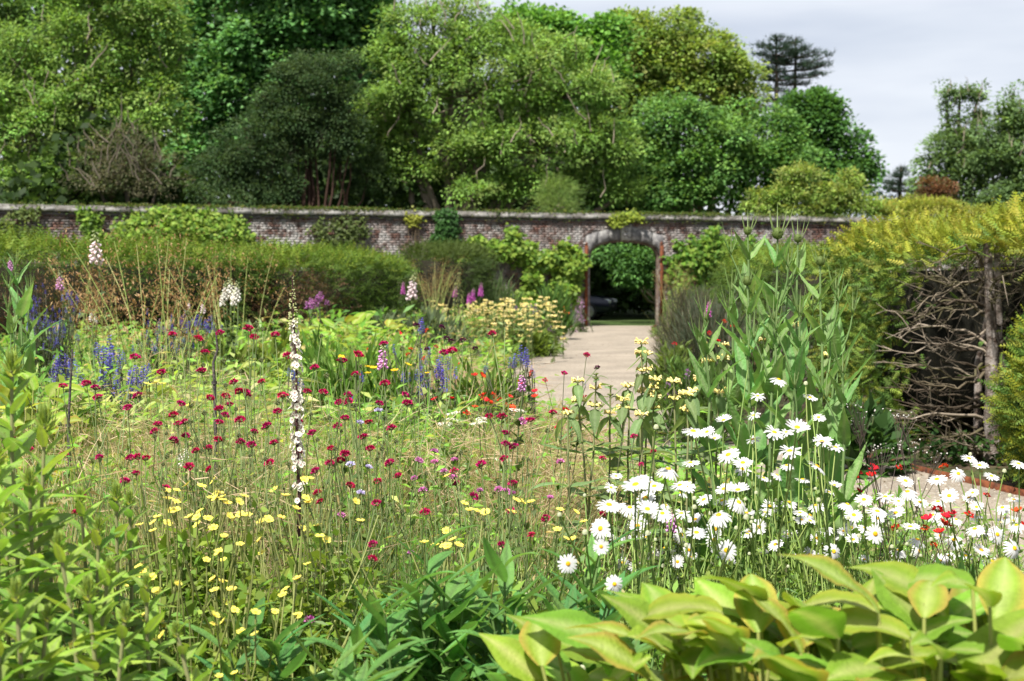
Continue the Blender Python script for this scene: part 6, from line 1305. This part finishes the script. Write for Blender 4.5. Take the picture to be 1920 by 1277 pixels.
for a in (('extra leafy stem at the left edge, behind the one cut by the border', 8, 950, 3.4, .125, 1.1, .035), ('bushy leafy stem left of the paired bud crowns', 185, 985, 3.15, .12, 1.1, .035), ('bushy leafy stem under the fluffy bud crown', 92, 960, 3.35, .125, 1.1, .03), ('leafy stem at the bottom left between corner and pale bud', 90, 1150, 2.6, .125, 1.1, .03),
          ('leafy stem behind the low stem at the bottom edge', 275, 1090, 3.0, .11, 1.1, .03), ('leafy stem right of the pale bud in the lower left', 205, 1060, 2.9, .12, 1.1, .03), ('lowest leafy stem in the very corner at the bottom left', -5, 1180, 2.5, .13, 1.1, .03)):
    leafy(*a)

# ------------------------------------------------------------------ stakes, plates, umbels
M_stake = noise_mat('stake', (.035, .032, .035), (.10, .085, .075), 30, 6, .8, .4)
for lab, pts_ in (('dark metal plant stake standing in the left bed', [(131, 895), (128, 800), (132, 720), (136, 655)]), ('bent dark plant stake before the left hedge', [(404, 800), (402, 720), (400, 680), (408, 655), (404, 615)])):
    Y = 6.0; P = np.array([PX(a, b_, Y) for a, b_ in pts_]); b = np.array([P[0][0], Y, 0.]); G = Geo(); tubes(G, np.vstack([b, P]) - b, np.linspace(.0085, .004, len(P)+1)[None], (1, 1, 1), 7); th = thing('plant_stake', lab, 'stake', b, 'plant stakes'); part(th, 'cane', G.mesh('cane', M_stake, True))
    G = Geo(); tubes(G, np.array([P[1] - b + [0, 0, .0], P[1] - b + [0, 0, .012]]), np.array([[.0115, .0115]]), (1, 1, 1), 7); part(th, 'joint_ring', G.mesh('joint_ring', M_stake, True))
def plate_mesh():
    g_ = Geo(); n = 120; a = R.random(n)*2*math.pi; r_ = np.sqrt(R.random(n)); cloud(g_, np.stack([np.cos(a)*r_, np.sin(a)*r_, .12*(1 - r_**2) + R.normal(size=n)*.02], 1), R.normal(size=(n, 3))*[1, 1, .2], R.normal(size=(n, 3))*.3 + [0, 0, 1], .17, .16, vary((.72, .70, .62), n, .08)); return g_.mesh('flower', M_petal)
PLT = [plate_mesh()]
flowerplant('yarrow_plant', 'yarrow', 'white flat-topped yarrow plates in front of the scarlet avens', None, [(848, 787), (905, 785), (898, 793), (835, 795), (945, 862), (850, 775), (970, 770)], PLT, lambda py: 6.4, 30, .0025, fol=30, tilt=.12, fl_leaf=(.07, .02))
# wiry dark sprays with tiny white blooms before the dead hollow
th = thing('umbel_spray', 'thin dark wiry stems with tiny white umbels before the hedge hollow', 'umbel', PX(1680, 1000, 5.2)*[1, 1, 0]); b = np.array(th.location); G = Geo(); W_ = Geo()
for px, py in ((1605, 760), (1620, 772), (1685, 775), (1700, 780), (1690, 835), (1765, 855), (1660, 845), (1715, 835), (1600, 790), (1640, 840)):
    e = PX(px, py, 5.2 + R.normal()*.15); st = b + [R.normal()*.08, 0, .2]; C = curve(st, e, 7, (R.normal()*.03, 0, .04), .006); tubes(G, C - b, np.linspace(.0026, .0011, 7)[None], (.06, .045, .04), 4)
    m_ = 12; q = e - b + R.normal(size=(m_, 3))*[.028, .02, .010]; cloud(W_, q, R.normal(size=(m_, 3)), R.normal(size=(m_, 3)) + [0, -.5, 1],   .007, .007, (.5, .48, .45)); tubes(G, np.stack([np.repeat((C[-2] - b)[None], 10, 0), q[:10]], 1), .0008, (.08, .06, .05), 3)
part(th, 'stem', G.mesh('stem', M_stem)); part(th, 'blossom', W_.mesh('blossom', M_petal), kind='stuff')
# leafy rounded shrubs and mounds that can be told apart in the bed
def mound(label, px, py, Y, rx, h, n, leaf, pal, name='leafy_perennial', up=.4):
    c = PX(px, py, Y); b = np.array([c[0], Y, 0.]); th = thing(name, label, 'perennial', b, 'leafy mounds in the beds'); G = Geo(); d = nrm(R.normal(size=(n, 3))); d[:, 2] = np.abs(d[:, 2]); rr = R.random((n, 1))**.35
    P = d*rr*[rx, rx*.8, h]*(1 + .12*np.sin(d[:, :1]*7 + d[:, 2:]*5)); P[:, 2] += .02; cloud(G, P, d + R.normal(size=(n, 3))*.45 + [0, 0, up], R.normal(size=(n, 3))*.4 + [0, -.2, 1], leaf[0]*R.uniform(.6, 1.25, n), leaf[1]*R.uniform(.7, 1.2, n), pick(pal, n)*np.exp(R.normal(scale=.2, size=(n, 1))))
    part(th, 'foliage', G.mesh('foliage', M_leaf), kind='stuff')
    G = Geo(); m_ = 24; q = ball(m_)*[rx*.8, rx*.6, 0] ; e = q*1.1 + np.stack([np.zeros(m_), np.zeros(m_), h*R.uniform(.5, .95, m_)], 1); tubes(G, np.stack([q*.3, q*.7 + e*.3*[0, 0, 1], e], 1), .005, (.10, .12, .05), 4); part(th, 'stem', G.mesh('stem', M_stem))
BG = [(.10, .20, .03), (.08, .17, .03), (.13, .22, .04)]
mound('bright green willow-leaved mound behind the pink foxglove', 660, 640, 9.5, .55, 1.12, 2600, (.16, .026), BG, up=1.0)
mound('fresh green leafy perennial beside the path bend', 905, 690, 9.2, .35, .98, 1300, (.12, .04), [(.12, .20, .035), (.10, .17, .03)], up=.8)
mound('bright lime-green patch in front of the left hedge', 470, 600, 13.5, .8, 1.0, 2400, (.13, .05), [(.16, .22, .04), (.13, .19, .035)])
mound('grey-green feathery mound below the far hedge end', 770, 580, 22, 1.0, 1.0, 2200, (.18, .05), [(.10, .14, .075), (.12, .155, .08)], up=.9)
mound('fresh green fan-leaved plant left of the archway foot', 1035, 590, 36, .45, 1.15, 900, (.45, .035), [(.07, .15, .03), (.09, .17, .04)], up=1.8)
mound('upright reed-like green clump under the grapevine', 920, 560, 37, .8, 1.3, 1400, (.5, .03), [(.08, .13, .045), (.10, .15, .06)], up=1.8)
mound('low lime leaves spilling onto the path bend', 1000, 640, 28.5, .5, .45, 700, (.14, .07), [(.14, .20, .035), (.11, .17, .03)])
mound('bluish grey grassy mound in the border right of the path', 1335, 600, 18, .65, 1.15, 3200, (.32, .014), [(.075, .10, .065), (.09, .11, .07), (.12, .11, .075)], up=1.6)
mound('second grey grassy mound in the border closer to the archway', 1295, 580, 26, .6, 1.2, 2000, (.36, .016), [(.085, .095, .06), (.11, .095, .065)], up=1.6)
mound('glossy green leafy shrub in the border before the teasels', 1300, 680, 13.6, .42, .78, 1900, (.11, .026), [(.07, .135, .03), (.09, .16, .035)], up=.7)
mound('pale green sprig cluster at the path edge of the right border', 1262, 650, 17.5, .3, .75, 800, (.12, .04), [(.14, .20, .045), (.12, .175, .04)], up=.8)
mound('green leafy perennial with divided leaves under the pink scabious', 800, 800, 6.2, .22, .80, 500, (.11, .035), [(.10, .18, .03), (.08, .15, .03)], up=.6)
mound('small broad-leaved plant with red avens beside the gravel', 1800, 960, 4.7, .10, .60, 140, (.16, .035), [(.06, .14, .035), (.08, .17, .04)], up=1.4)
mound('dark green broad leaves under the golden yew at the teasel foot', 1600, 830, 11.5, .35, .5, 300, (.2, .1), [(.05, .11, .03)], up=.4)
